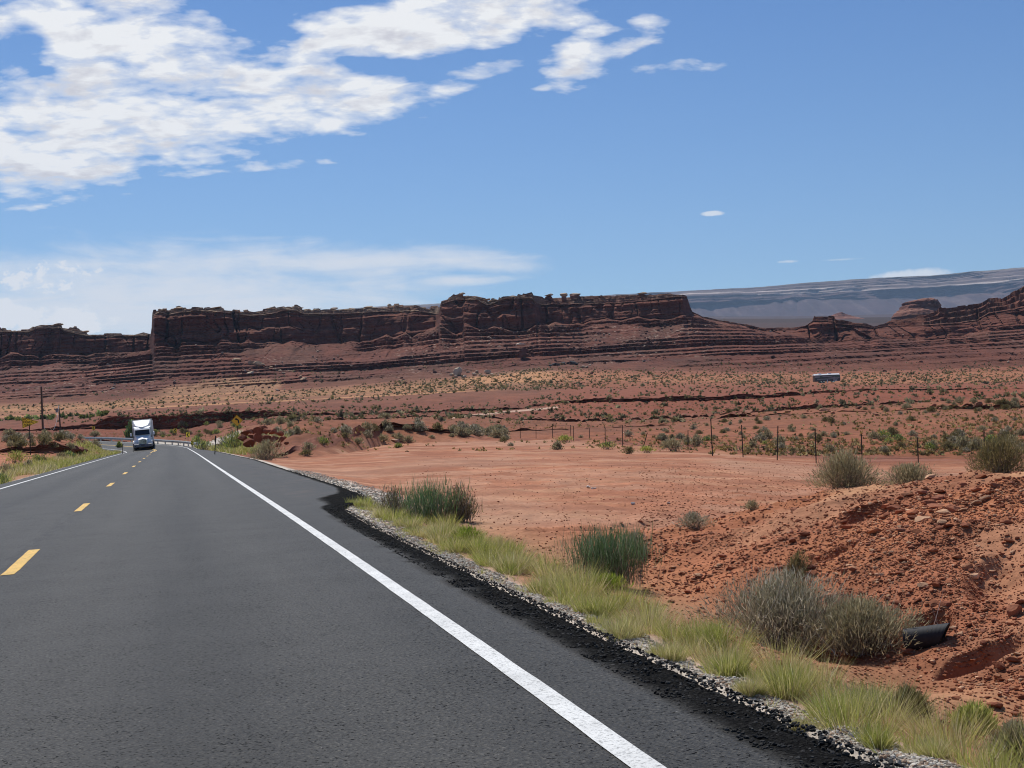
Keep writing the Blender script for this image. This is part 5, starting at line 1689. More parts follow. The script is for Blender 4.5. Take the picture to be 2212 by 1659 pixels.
for i in range(46):                              # thin pale slabs lying along the rim
    px = random.uniform(332, 950) if i < 34 else random.uniform(20, 190) if i < 40 else random.uniform(975, 1140)
    c = int(np.argmin(np.abs(FT - tz(px, 670)[0])))
    jj = int(np.argmin(MSY[c, ML[c] > 2.9])) + int(np.argmax(ML[c] > 2.9))
    jj = min(jj, MD.shape[1] - 4)
    dd = float(MD[c, jj]) - random.uniform(0, 5)
    sc1 = dd / FPX
    w = random.uniform(9, 30)
    boulder('cap_rock', (FT[c] * dd, dd, float(MZ[c, jj]) - random.uniform(0.2, 1.6)), w * sc1, w * sc1 * 0.7, random.uniform(2.6, 4.6) * sc1 * 1.5, np.array((0.44, 0.32, 0.21)) * random.uniform(0.75, 1.2), 'thin pale slab of caprock lying on the rim of the left half of the mesa', 900 + i, cat='rock', group='slabs on the mesa rim', rot=(random.gauss(0, 0.06), random.gauss(-0.08, 0.07), random.gauss(0, 0.4)), sub=ICO2)
# the pillar with a pale cap half way up the slope
x, y, z = any_hit(1128, 772)
e = empty('pillar', (x, y - 3, z)); tag(e, 'dark rock pillar with a pale cap stone half way up the stepped slope', 'rock pillar')
V_ = stone_shape(ICO4[0], 681, 0.8) * np.array((17, 18, 34)) * y / FPX * 0.5; V_[:, 2] += 9 * y / FPX
link('shaft', mesh_np('shaft', V_, None, ICO4[1], np.tile([[0.17, 0.068, 0.045]], (len(V_), 1))), M['boulder'], e)
V_ = stone_shape(ICO4[0], 682, 0.8) * np.array((22, 19, 8)) * y / FPX * 0.5; V_[:, 2] += 27 * y / FPX; V_[:, 0] -= 3 * y / FPX
link('cap', mesh_np('cap', V_, None, ICO4[1], np.tile([[0.62, 0.49, 0.36]], (len(V_), 1))), M['boulder'], e)
# rock outcrop at the left end of the low mound
oc = [(530, 934, 20, 13), (541, 931, 22, 13), (556, 931, 20, 17), (568, 928, 18, 16), (578, 931, 17, 12), (590, 933, 20, 12), (604, 937, 16, 11), (526, 945, 20, 15), (544, 943, 18, 14), (560, 946, 22, 18), (577, 948, 18, 14), (592, 948, 18, 13), (607, 950, 15, 11), (536, 958, 34, 17), (583, 960, 16, 10), (600, 961, 13, 9), (570, 962, 14, 9), (612, 945, 12, 8), (618, 957, 10, 7)]
for i, (px, py, w, h) in enumerate(oc):
    t, kz = tz(px, py)
    dd = float(np.interp(py, [925, 962], [75.6, 73.2]))
    lb = 'large flat-faced red slab leaning at the foot of the rock outcrop by the curve sign' if i == 13 else 'squarish dark red block sticking out near the top of the outcrop by the curve sign' if i == 3 else 'broken red rock block in the outcrop beside the curve sign'
    boulder('rock', (t * dd, dd, EYE + kz * dd), w / FPX * dd * 1.2, w / FPX * dd * 1.1, h / FPX * dd * 1.15, np.array(REDR) * random.uniform(0.8, 1.25), lb, 700 + i, cat='rock', group=None if i in (3, 13) else 'rock blocks of the outcrop by the curve sign', mat='rock', lift=0.0)
# dark ledge blocks on the left bank
for i, (px, py, w, h, dd) in enumerate([(112, 966, 20, 20, 117.6), (128, 968, 24, 20, 118.2), (143, 970, 20, 20, 119), (158, 971, 26, 18, 119.5), (173, 972, 20, 14, 120.5), (184, 973, 14, 9, 121.5), (111, 981, 12, 12, 115.5), (98, 968, 14, 10, 117.2), (92, 964, 12, 7, 117.5)]):
    t, kz = tz(px, py)
    boulder('rock', (t * dd, dd, EYE + kz * dd), w / FPX * dd * 1.15, w / FPX * dd, h / FPX * dd * 1.05, np.array((0.23, 0.088, 0.056)) * random.uniform(0.85, 1.2), 'dark red block of the overhanging rock ledge on the left bank', 740 + i, cat='rock', group='ledge blocks on the left bank', mat='rock', lift=0.0)
for i, (px, py, w, h) in enumerate([(129, 949, 12, 4), (138, 951, 10, 3), (112, 957, 20, 4)]):
    x, y, z = hit(px, py)
    boulder('rock', (x, y, z), w / FPX * y, w / FPX * y, h / FPX * y, REDR, 'thin flat stone lying on the left bank above the rock ledge', 755 + i, cat='rock', group='flat stones on the left bank', mat='rock', sub=ICO2)
x, y, z = hit(852, 954)
boulder('rock', (x, y, z), 22 / FPX * y, 0.6, 7 / FPX * y, (0.56, 0.35, 0.24), 'pale pink flat slab lying at the back of the clearing between two bushes', 760, cat='rock', mat='rock', rot=(0.2, 0.12, 0.1))
# slabs along the ledge beyond the fence
for i in range(34):
    px = random.uniform(1570, 2212)
    yl = float(np.interp(px, [1570, 1600, 1800, 2000, 2212], [901, 896, 887, 882, 876])) + random.uniform(-2, 20) * (random.random() ** 1.5)
    x, y, z = hit(px, yl)
    w = random.uniform(5, 22) * (1.3 if i < 8 else 0.8)
    boulder('rock', (x, y, z), w / FPX * y, w / FPX * y * 0.7, w / FPX * y * random.uniform(0.25, 0.5), np.array((0.34, 0.16, 0.10)) * random.uniform(0.7, 1.2), 'broken rock slab lying along the ledge on the slope beyond the wire fence', 770 + i, cat='rock', group='slabs along the ledge', mat='rock', sub=ICO2)
# larger single rocks on the near mound
for i, (px, py, w, h, lb) in enumerate([(2020, 1096, 44, 16, 'long flat red slab high on the near mound'), (2060, 1104, 40, 18, 'blocky red rock beside the long flat slab on the near mound'), (1716, 1102, 26, 9, 'flat red slab near the left shoulder of the mound crest'), (1740, 1084, 22, 9, 'small slab on the mound crest under the left crest bush'),
                                        (1725, 1290, 32, 14, 'rounded flat red stone low on the mound above the big bush'), (2190, 1330, 44, 30, 'rounded red rock at the right edge of the mound'), (2110, 1060, 30, 14, 'tilted red slab at the upper right of the mound'), (1790, 1140, 24, 12, 'dark red stone on the upper left slope of the mound'), (2148, 1052, 26, 14, 'squarish dark stone under the dark olive crest bush'),
                                        (1960, 1408, 46, 16, 'red ledge stone in the ditch below the black pipe'), (1560, 1118, 16, 8, 'small dark slab at the left foot of the mound crest'), (1946, 1108, 30, 10, 'thin red slab left of the long flat slab on the mound')]):
    x, y, z = hit(px, py)
    boulder('rock', (x, y, z), w / FPX * y, w / FPX * y * 0.8, h / FPX * y, np.array((0.34, 0.130, 0.070)) * random.uniform(0.85, 1.2), lb, 820 + i, cat='rock', mat='rock', lift=0.2)
for i, (px, py, w, lb) in enumerate([(1270, 1054, 12, 'x'), (1277, 1056, 8, 'x'), (1283, 1057, 9, 'x'), (1366, 1092, 12, 'white stone lying alone in the middle of the red clearing'), (1441, 1089, 11, 'white stone in the clearing nearer the mound')]):
    x, y, z = hit(px, py)
    boulder('stone', (x, y, z), w / FPX * y, w / FPX * y * 0.7, w / FPX * y * 0.5, (0.66, 0.62, 0.55), lb if lb != 'x' else 'small white stone in the cluster of three on the clearing', 840 + i, cat='stone', group='white stones in a cluster' if lb == 'x' else None, mat='gravel', sub=ICO2)
# ------------------------------------------------------------------ built things
class MB:
    """collects boxes, prisms and tubes into one mesh"""
    def __init__(s):
        s.v, s.f = [], []

    def poly(s, V, F):
        o = len(s.v)
        s.v += [tuple(p) for p in V]
        s.f += [tuple(i + o for i in f) for f in F]
        return s

    def box(s, x0, x1, y0, y1, z0, z1, top=None, bot=None):
        """box; top=(x0,x1,y0,y1) narrows the upper face"""
        a = bot or (x0, x1, y0, y1); b = top or (x0, x1, y0, y1)
        V = [(a[0], a[2], z0), (a[1], a[2], z0), (a[1], a[3], z0), (a[0], a[3], z0), (b[0], b[2], z1), (b[1], b[2], z1), (b[1], b[3], z1), (b[0], b[3], z1)]
        return s.poly(V, [(3, 2, 1, 0), (4, 5, 6, 7), (0, 1, 5, 4), (1, 2, 6, 5), (2, 3, 7, 6), (3, 0, 4, 7)])

    def prism(s, pts, axis, a, b):
        """outline pts in the plane across axis ('x','y','z'), drawn out from a to b"""
        def P(p, w):
            return {'x': (w, p[0], p[1]), 'y': (p[0], w, p[1]), 'z': (p[0], p[1], w)}[axis]
        k = len(pts)
        V = [P(p, a) for p in pts] + [P(p, b) for p in pts]
        F = [tuple(range(k - 1, -1, -1)), tuple(range(k, 2 * k))] + [(i, (i + 1) % k, k + (i + 1) % k, k + i) for i in range(k)]
        return s.poly(V, F)

    def tube(s, p0, p1, r0, r1=None, n=14):
        p0, p1 = Vector(p0), Vector(p1)
        r1 = r0 if r1 is None else r1
        d = (p1 - p0).normalized()
        u = d.cross(Vector((0, 0, 1)) if abs(d.z) < 0.9 else Vector((1, 0, 0))).normalized(); w = d.cross(u)
        V = []
        for p, r_ in ((p0, r0), (p1, r1)):
            V += [tuple(p + (u * math.cos(6.28318 * i / n) + w * math.sin(6.28318 * i / n)) * r_) for i in range(n)]
        F = [tuple(range(n - 1, -1, -1)), tuple(range(n, 2 * n))] + [(i, (i + 1) % n, n + (i + 1) % n, n + i) for i in range(n)]
        return s.poly(V, F)

    def build(s, name, mat, parent=None, bevel=0.0, smooth=False):
        import bmesh
        me = bpy.data.meshes.new(name)
        me.from_pydata(s.v, [], s.f)
        bm = bmesh.new(); bm.from_mesh(me)
        bmesh.ops.recalc_face_normals(bm, faces=bm.faces)
        bm.to_mesh(me); bm.free()
        if smooth:
            me.polygons.foreach_set('use_smooth', [True] * len(me.polygons))
        o = link(name, me, mat, parent)
        if bevel:
            m_ = o.modifiers.new('bevel', 'BEVEL'); m_.width = bevel; m_.segments = 2; m_.limit_method = 'ANGLE'
        return o


W_PAINT = flat_mat('white_enamel', (0.93, 0.91, 0.87), 0.35, 0.5, grain=0.04, gs=1.5)
G_PAINT = flat_mat('grey_plastic', (0.20, 0.20, 0.215), 0.45, 0.4, grain=0.1)
CHROME = flat_mat('chrome', (0.62, 0.63, 0.65), 0.18, 0.5, 1.0, grain=0.05)
BLACK = flat_mat('black_plastic', (0.018, 0.018, 0.019), 0.5, 0.4, grain=0.15)
GLASS = flat_mat('dark_glass', (0.008, 0.010, 0.014), 0.06, 0.6, grain=0.05)
RUBBER = flat_mat('tyre_rubber', (0.022, 0.021, 0.020), 0.85, 0.2, grain=0.2)
LAMP = flat_mat('lamp_lens', (0.78, 0.79, 0.80), 0.08, 0.6, grain=0.05)
STEEL = flat_mat('galvanised_steel', (0.52, 0.51, 0.48), 0.6, 0.4, 0.15, grain=0.12)
RUST = flat_mat('weathered_steel', (0.055, 0.045, 0.040), 0.8, 0.3, 0.2, grain=0.25)
WOOD = flat_mat('weathered_wood', (0.115, 0.078, 0.055), 0.85, 0.2, grain=0.3, gs=9.0)
YEL = flat_mat('sign_yellow', (0.95, 0.76, 0.05), 0.4, 0.4, grain=0.05)
AMB = flat_mat('sign_amber', (0.95, 0.52, 0.03), 0.4, 0.4, grain=0.05)
INK = flat_mat('sign_black', (0.012, 0.012, 0.012), 0.5, 0.3, grain=0.05)
RED_ = flat_mat('red_decal', (0.36, 0.03, 0.04), 0.4, 0.4, grain=0.05)
RVG = flat_mat('charcoal_paint', (0.050, 0.050, 0.054), 0.3, 0.5, grain=0.08)
RVL = flat_mat('silver_paint', (0.24, 0.24, 0.245), 0.3, 0.5, grain=0.06)
WHITE = flat_mat('matt_white', (0.78, 0.77, 0.74), 0.6, 0.3, grain=0.05)


def wheel(parent, x, y, z, r_, wdt, rim=CHROME):
    a = MB()
    prof = [(0.62, -1), (0.93, -1), (1.0, -0.72), (1.0, 0.72), (0.93, 1), (0.62, 1)]
    n_ = 28
    V, F = [], []
    for i in range(n_):
        t = 6.28318 * i / n_
        for pr, pw in prof:
            V.append((x + pw * wdt / 2, y + pr * r_ * math.cos(t), z + pr * r_ * math.sin(t)))
    k = len(prof)
    for i in range(n_):
        for j in range(k):
            F.append((i * k + j, i * k + (j + 1) % k, ((i + 1) % n_) * k + (j + 1) % k, ((i + 1) % n_) * k + j))
    w_ = empty('wheel', (0, 0, 0)); w_.parent = parent
    a.poly(V, F).build('tyre', RUBBER, w_)
    MB().tube((x - wdt * 0.30, y, z), (x + wdt * 0.30, y, z), r_ * 0.61, n=20).tube((x - wdt * 0.48, y, z), (x + wdt * 0.48, y, z), r_ * 0.22, n=12).build('rim', rim, w_)
    return w_


def on_road(s, t):
    x, y = st_xy(s, t)
    return float(x), float(y), float(road_z(s, t))


# --- the white truck coming towards us
s_tr = 182.0
x, y, z = on_road(s_tr, -3.05)
lean = math.atan(np.interp(s_tr, [0, 150, 220], [0.044, 0.046, 0.065]))
yaw = -TH + R(0.1)
truck = empty('truck', (x, y, z), (0, -lean - R(0.6), yaw))
truck.scale = (0.95, 0.95, 0.95)
tag(truck, 'white long-nosed truck with a box trailer driving towards the viewer in the left lane', 'truck')
# local axes: x to our right, -y towards us
MB().box(-1.27, 1.27, 5.0, 19.5, 1.15, 4.02).build('trailer_box', W_PAINT, truck, 0.04)
MB().box(-1.30, 1.30, 4.955, 5.0, 3.98, 4.08).box(-1.31, -1.24, 4.95, 4.998, 1.1, 3.98).box(1.24, 1.31, 4.95, 4.998, 1.1, 3.98).build('trailer_frame', STEEL, truck, 0.01)
MB().prism([(1.55, 1.62), (1.62, 2.98), (2.1, 3.12), (4.3, 3.12), (4.3, 0.75), (2.0, 0.75), (1.7, 1.0)], 'x', -1.06, 1.06).build('cab', W_PAINT, truck, 0.06)
MB().poly([(-0.93, 1.40, 2.02), (0.93, 1.40, 2.02), (0.88, 1.60, 2.72), (-0.88, 1.60, 2.72), (-0.93, 1.56, 2.02), (0.93, 1.56, 2.02), (0.88, 1.70, 2.72), (-0.88, 1.70, 2.72)],
          [(0, 1, 2, 3), (7, 6, 5, 4), (0, 4, 5, 1), (1, 5, 6, 2), (2, 6, 7, 3), (3, 7, 4, 0)]).build('windscreen', GLASS, truck, 0.02)
MB().box(-1.0, 1.0, 1.30, 1.66, 2.66, 2.92, top=(-0.96, 0.96, 1.58, 1.66)).build('sun_visor', W_PAINT, truck, 0.03)
# roof fairing: a bulging shield, rounded below, rising to the trailer
V, F = [], []
nu, nv = 13, 9
for i in range(nv):
    f = i / (nv - 1)
    zz = 2.95 + 1.0 * f
    hw = 0.62 + 0.50 * min(1.0, f * 1.25) ** 0.55
    for j in range(nu):
        u_ = -1 + 2 * j / (nu - 1)
        V.append((u_ * hw, 1.55 + 1.9 * f ** 1.25 + 0.30 * u_ * u_, zz - 0.12 * (u_ * u_) * (1 - f) * -1))
for i in range(nv - 1):
    for j in range(nu - 1):
        F.append((i * nu + j, i * nu + j + 1, (i + 1) * nu + j + 1, (i + 1) * nu + j))
fo = MB().poly(V, F).build('roof_fairing', W_PAINT, truck, smooth=True)
sm = fo.modifiers.new('solid', 'SOLIDIFY'); sm.thickness = 0.04
# the small red arch-shaped badge on the fairing
bp = []
for i in range(13):
    a = math.pi * i / 12
    bp.append((0.30 * math.cos(a), 3.20 + 0.16 + 0.20 * math.sin(a)))
bp += [(-0.30, 3.16), (-0.23, 3.16)] + [(-0.21 * math.cos(math.pi * i / 12), 3.20 + 0.12 + 0.12 * math.sin(math.pi * i / 12)) for i in range(13)] + [(0.23, 3.16), (0.30, 3.16)]
emb = MB()
V = [(p[0], 1.55 + 1.9 * ((p[1] - 2.95) / 1.0) ** 1.25 + 0.30 * (p[0] / 0.95) ** 2 - 0.035, p[1]) for p in bp]
V2 = [(p[0], p[1] + 0.02, p[2]) for p in V]
k = len(V)
emb.poly(V + V2, [tuple(range(k - 1, -1, -1)), tuple(range(k, 2 * k))] + [(i, (i + 1) % k, k + (i + 1) % k, k + i) for i in range(k)]).build('badge', RED_, truck)
# bonnet narrowing to the grille
V = [(-0.98, 1.60, 1.94), (0.98, 1.60, 1.94), (-1.0, 1.60, 1.1), (1.0, 1.60, 1.1), (-0.52, 0.10, 1.34), (0.52, 0.10, 1.34), (-0.56, 0.05, 0.66), (0.56, 0.05, 0.66), (0, 1.60, 2.02), (0, 0.08, 1.46)]
MB().poly(V, [(0, 8, 9, 4), (8, 1, 5, 9), (0, 4, 6, 2), (1, 3, 7, 5), (4, 9, 5, 7, 6), (0, 2, 3, 1, 8), (2, 6, 7, 3)]).build('bonnet', W_PAINT, truck, 0.05)
for sx in (-1, 1):
    V = []
    n_ = 9
    for i in range(n_):                             # mudguard arches
        a = math.pi * (0.02 + 0.96 * i / (n_ - 1))
        V.append((1.02 - 0.72 * math.cos(a), 0.62 + 0.72 * math.sin(a)))
    pts2 = V + [(1.02 + 0.60 * math.cos(math.pi * (0.02 + 0.96 * i / (n_ - 1))), 0.62 + 0.58 * math.sin(math.pi * (0.02 + 0.96 * i / (n_ - 1)))) for i in range(n_)]
    MB().prism(pts2, 'x', sx * 0.62, sx * 1.20).build('mudguard', W_PAINT, truck, 0.03)
    hl = MB().box(sx * 0.66 if sx > 0 else -1.14, 1.14 if sx > 0 else -0.66, 0.18, 0.75, 0.80, 1.34, top=(sx * 0.68 if sx > 0 else -1.1, 1.1 if sx > 0 else -0.68, 0.5, 0.75)).build('headlight', W_PAINT, truck, 0.06)
    MB().tube((sx * 0.93, 0.20, 1.02), (sx * 0.93, 0.36, 1.02), 0.13, n=16).tube((sx * 0.75, 0.20, 0.98), (sx * 0.75, 0.34, 0.98), 0.08, n=14).build('lens', LAMP, hl)
    MB().box(sx * 1.06 if sx > 0 else -1.20, 1.20 if sx > 0 else -1.06, 1.9, 2.12, 1.75, 2.9).build('air_cleaner', STEEL, truck, 0.05)
    MB().box(sx * 1.05 if sx > 0 else -1.21, 1.21 if sx > 0 else -1.05, 1.86, 2.14, 2.86, 3.16, top=(sx * 1.07 if sx > 0 else -1.19, 1.19 if sx > 0 else -1.07, 1.9, 2.1)).build('air_cleaner_cap', W_PAINT, truck, 0.05)
    MB().box(sx * 1.06 if sx > 0 else -1.22, 1.22 if sx > 0 else -1.06, 1.84, 2.16, 1.66, 1.76).build('bracket', BLACK, truck, 0.02)
    mr = MB().box(1.36 * sx if sx > 0 else -1.56, 1.56 if sx > 0 else -1.36, 1.45, 1.62, 1.92, 2.34).build('mirror', W_PAINT, truck, 0.04)
    MB().box(1.36 * sx if sx > 0 else -1.56, 1.56 if sx > 0 else -1.36, 1.46, 1.62, 1.80, 1.915).tube((sx * 1.0, 1.7, 1.86), (sx * 1.4, 1.54, 1.86), 0.03).build('mirror_arm', BLACK, mr)
    MB().box(1.07 * sx if sx > 0 else -1.22, 1.22 if sx > 0 else -1.07, 2.2, 4.3, 0.55, 0.98).build('side_step', STEEL, truck, 0.04)
    MB().box(1.072 * sx if sx > 0 else -1.085, 1.085 if sx > 0 else -1.072, 1.95, 2.7, 2.0, 2.65).build('side_window', GLASS, truck)
    wheel(truck, sx * 1.03, 1.05, 0.52, 0.52, 0.32)
    for yy in (6.6, 7.95, 16.2, 17.5):
        wheel(truck, sx * 0.98, yy, 0.51, 0.51, 0.62)
MB().box(-1.2, 1.2, -0.12, 0.16, 0.40, 0.80).build('bumper', G_PAINT, truck, 0.06)
MB().box(-0.24, 0.24, -0.135, -0.122, 0.60, 0.72).tube((-0.98, -0.135, 0.58), (-0.98, -0.118, 0.58), 0.05).tube((0.9, -0.135, 0.62), (0.9, -0.118, 0.62), 0.05).build('bumper_inset', BLACK, truck)
gr = MB().prism([(-0.50, 0.70), (0.50, 0.70), (0.50, 1.26), (0.36, 1.40), (-0.36, 1.40), (-0.50, 1.26)], 'y', 0.012, 0.045).build('grille', BLACK, truck)
gb = MB()
for zz in (0.74, 0.88, 1.02, 1.16, 1.29):
    gb.box(-0.49, 0.49, -0.004, 0.011, zz - 0.022, zz + 0.022)
for xx in (-0.5, 0.46):
    gb.box(xx, xx + 0.04, -0.006, 0.010, 0.69, 1.27)
gb.build('grille_bar', CHROME, gr)
MB().box(-0.5, 0.5, 2.0, 19.0, 0.70, 1.14).build('chassis', BLACK, truck)

# --- the motor home parked out on the plain
t_, k_ = tz(1783, 826.5)
d_rv = None
x, y, z = hit(1783, 827)
L_RV = 57 / FPX * y
sc_ = L_RV / 10.4
rv = empty('motorhome', (x, y, z + 0.02), (0, -R(1.1), R(6)))
rv.scale = (sc_, sc_, sc_)
tag(rv, 'long charcoal and silver motor home with a white roof parked on the desert plain', 'motor home')
MB().prism([(-5.2, 0.55), (-5.2, 2.9), (-5.05, 3.0), (4.95, 3.0), (5.2, 2.8), (5.28, 1.6), (5.2, 0.5)], 'y', -1.25, 1.25).build('body', RVG, rv, 0.08)
MB().prism([(-1.32, 2.98), (-1.32, 3.06), (-0.45, 3.55), (0.45, 3.55), (1.32, 3.06), (1.32, 2.98)], 'x', -5.24, 5.06).box(-3.4, -2.2, -0.6, 0.5, 3.5, 3.78).box(0.6, 1.7, -0.6, 0.5, 3.5, 3.76).build('roof', W_PAINT, rv, 0.05)
MB().prism([(-5.15, 2.05), (-5.15, 2.75), (-3.0, 2.65), (-3.0, 2.1)], 'y', -1.262, -1.252).prism([(-2.0, 2.25), (-1.9, 2.75), (0.6, 2.62), (2.4, 2.2), (4.9, 1.95), (4.9, 1.75), (2.0, 1.85), (0.2, 2.2)], 'y', -1.262, -1.252).prism([(-4.2, 1.25), (-4.2, 1.6), (2.6, 1.62), (4.4, 1.5), (4.4, 1.25), (2.0, 1.3)], 'y', -1.262, -1.252).build('stripe', RVL, rv)
for a, b, c, d in ((-2.95, -2.1, 2.1, 2.85), (0.9, 2.1, 2.62, 3.0), (2.35, 3.55, 2.35, 3.0), (3.7, 5.0, 2.15, 2.98)):
    MB().box(a, b, -1.275, -1.264, c, d).build('window', GLASS, rv, 0.0)
MB().prism([(5.255, 2.1), (5.205, 2.86), (5.215, 2.87), (5.27, 2.1)], 'y', -1.1, 1.1).build('windscreen', GLASS, rv)
MB().box(2.2, 3.1, -1.275, -1.253, 0.55, 2.25).build('door', RVL, rv, 0.01)
MB().box(-0.35, 0.05, -1.72, -1.3, 0.02, 1.15, top=(-0.3, 0.0, -1.5, -1.3)).build('folding_step', WHITE, rv)
MB().box(2.9, 3.8, -1.5, -1.28, 0.62, 1.0).build('compartment_door', WHITE, rv, 0.02)
for xx in (-1.4, -2.5, 2.55):
    for sy in (-1, 1):
        w_ = wheel(rv, 0, 0, 0, 0.5, 0.3)
        w_.rotation_euler = (0, 0, R(90)); w_.location = (xx, sy * 1.02, 0.5)


# --- signs
def sign_post(parent, h, r_=0.035, mat=STEEL, below=0.3):
    return MB().box(-r_, r_, -r_ * 0.6, r_ * 0.6, -below, h).build('post', mat, parent, 0.004)


# the curve sign
dd = 136.0
x, y, z = st_xy(0, 0)[0], 0, 0
t_, k_ = tz(514.5, 958)
bx, by, bz = t_ * dd, dd, EYE + k_ * dd
_, kc = tz(511, 908.5)
zc = EYE + kc * dd - bz
cs = empty('curve_sign', (bx, by, bz), (0, R(-1.6), -TH * 0.4))
tag(cs, 'orange-yellow diamond road sign with a black left-curving arrow, at the right of the road', 'road sign')
gz_b = gz(bx, by) - bz
MB().box(-0.035, 0.035, -0.02, 0.02, gz_b - 0.2, zc + 0.3).build('post', RUST, cs, 0.004)
q = 0.56


def rounded_diamond(c, a, r_):
    pts = []
    for i, (ux, uz) in enumerate(((0, -1), (1, 0), (0, 1), (-1, 0))):
        px_, pz_ = ux * (a - r_ * 1.414), uz * (a - r_ * 1.414)
        a0 = math.atan2(uz, ux)
        for j in range(-3, 4):
            t = a0 + j / 3 * math.pi / 4
            pts.append((px_ + r_ * math.cos(t), c + pz_ + r_ * math.sin(t)))
    return pts


MB().prism(rounded_diamond(zc, q, 0.05), 'y', -0.032, -0.024).build('panel', AMB, cs)
bo, bi = rounded_diamond(zc, q * 0.965, 0.045), rounded_diamond(zc, q * 0.925, 0.04)
k = len(bo)
MB().poly([(p[0], -0.0345, p[1]) for p in bo] + [(p[0], -0.0345, p[1]) for p in bi], [(i, (i + 1) % k, k + (i + 1) % k, k + i) for i in range(k)]).build('border', INK, cs)
ap = []
ctr = [(0.13, -0.27), (0.14, -0.12), (0.12, 0.0), (0.05, 0.09), (-0.05, 0.135)]
nrm_ = [(1, 0), (1, 0.05), (0.9, 0.45), (0.6, 0.8), (0.35, 0.94)]
w_ = 0.062
right = [(c[0] + n_[0] * w_, c[1] + n_[1] * w_) for c, n_ in zip(ctr, nrm_)]
left = [(c[0] - n_[0] * w_, c[1] - n_[1] * w_) for c, n_ in zip(ctr, nrm_)]
head = [(-0.02, 0.245), (-0.245, 0.175), (-0.085, 0.02)]
pts_ = right + head + left[::-1]
k = len(pts_)
arrow = MB().poly([(p[0], -0.036, zc + p[1]) for p in pts_], [tuple(range(k))]).build('arrow', INK, cs)

# the pennant
dd = 110.0
t_, k_ = tz(66, 978)
bx, by, bz = t_ * dd, dd, EYE + k_ * dd
ns = empty('no_passing_sign', (bx, by, bz), (0, R(-1.5), R(8)))
tag(ns, 'yellow triangular pennant sign reading NO PASSING ZONE on a thin post at the left', 'road sign')
zt = EYE + tz(66, 900)[1] * dd - bz; zb_ = EYE + tz(66, 924.5)[1] * dd - bz
x0 = (51.5 - 66) / FPX * dd; x1 = (86 - 66) / FPX * dd
zm = (zt + zb_) / 2
MB().box(-0.035, 0.035, -0.02, 0.02, gz(bx, by) - bz - 0.3, zt - 0.12).build('post', RUST, ns, 0.004)
MB().prism([(x0, zb_), (x0, zt), (x1 - 0.03, zm + 0.03), (x1, zm), (x1 - 0.03, zm - 0.03)], 'y', -0.034, -0.026).build('panel', YEL, ns)
hh = (zt - zb_) / 2
o_ = [(x0 + 0.015, zb_ + 0.03), (x0 + 0.015, zt - 0.03), (x1 - 0.04, zm)]; i_ = [(x0 + 0.045, zb_ + 0.075), (x0 + 0.045, zt - 0.075), (x1 - 0.125, zm)]
MB().poly([(p[0], -0.0365, p[1]) for p in o_] + [(p[0], -0.0365, p[1]) for p in i_], [(i, (i + 1) % 3, 3 + (i + 1) % 3, 3 + i) for i in range(3)]).build('border', INK, ns)
for word, zz in (('NO', zm + 0.155), ('PASSING', zm - 0.055), ('ZONE', zm - 0.265)):
    cu = bpy.data.curves.new('lettering', 'FONT')
    cu.body = word
    cu.size = 0.235
    cu.offset = 0.006
    cu.space_character = 0.98
    cu.materials.append(INK)
    o = bpy.data.objects.new('lettering', cu); COL.objects.link(o)
    dg = bpy.context.evaluated_depsgraph_get()
    lm = bpy.data.meshes.new_from_object(o.evaluated_get(dg))
    bpy.data.objects.remove(o)
    o = link('lettering', lm, INK)
    o.parent = ns
    o.location = (x0 + 0.075, -0.038, zz)
    o.rotation_euler = (R(90), 0, 0)
    o.scale = (0.86, 1, 1)


# chevrons and the striped marker on the bend
def chevron(px, py, dd, label, turn):
    t_, k_ = tz(px, py)
    zc_ = EYE + k_ * dd
    bx, by = t_ * dd, dd
    zg = gz(bx, by)
    e = empty('chevron_sign', (bx, by, zg), (0, 0, turn))
    tag(e, label, 'road sign')
    c = zc_ - zg
    if c < 0.6:
        c = 0.9
    MB().box(-0.03, 0.03, -0.02, 0.02, -0.3, c + 0.25).build('post', RUST, e)
    MB().box(-0.26, 0.26, -0.034, -0.022, c - 0.34, c + 0.34).build('panel', YEL, e)
    MB().poly([(0.02, -0.0365, c + 0.31), (0.20, -0.0365, c + 0.31), (-0.02, -0.0365, c), (0.20, -0.0365, c - 0.31), (0.02, -0.0365, c - 0.31), (-0.20, -0.0365, c)], [(0, 1, 2, 5), (5, 2, 3, 4)]).build('chevron_mark', INK, e)


chevron(378.7, 937, 236, 'left one of the two black-on-yellow chevron signs right of the truck', R(6))
chevron(406, 939, 206, 'right one of the two black-on-yellow chevron signs right of the truck', R(4))
chevron(202, 937, 268, 'lone tiny chevron sign far left of the truck beyond the bank', R(16))

# guard rail round the outside of the bend
gs = np.arange(174, 292, 0.5)
gt = 2.75 + np.where(gs < 178, (178 - gs) * 0.06, 0)
gx, gy = st_xy(gs, gt)
gzz = np.array([float(road_z(s, 2.6)) for s in gs])
prof = [(0.0, 0.24), (0.035, 0.30), (0.06, 0.35), (0.0, 0.40), (0.06, 0.45), (0.035, 0.50), (0.0, 0.56)]
dxn = np.gradient(gx); dyn = np.gradient(gy); ln = np.hypot(dxn, dyn)
V = np.zeros((len(gs), len(prof), 3))
for j, (o_, h_) in enumerate(prof):
    V[:, j, 0] = gx - dyn / ln * o_; V[:, j, 1] = gy + dxn / ln * o_; V[:, j, 2] = gzz + h_
grl = empty('guardrail', (float(gx[0]), float(gy[0]), float(gzz[0])))
tag(grl, 'galvanised steel guardrail along the outside of the far road bend', 'guardrail')
o = link('rail', mesh_np('rail', V.reshape(-1, 3) - np.array(grl.location), grid_quads(len(gs), len(prof))), STEEL, grl)
mo = o.modifiers.new('solid', 'SOLIDIFY'); mo.thickness = 0.02
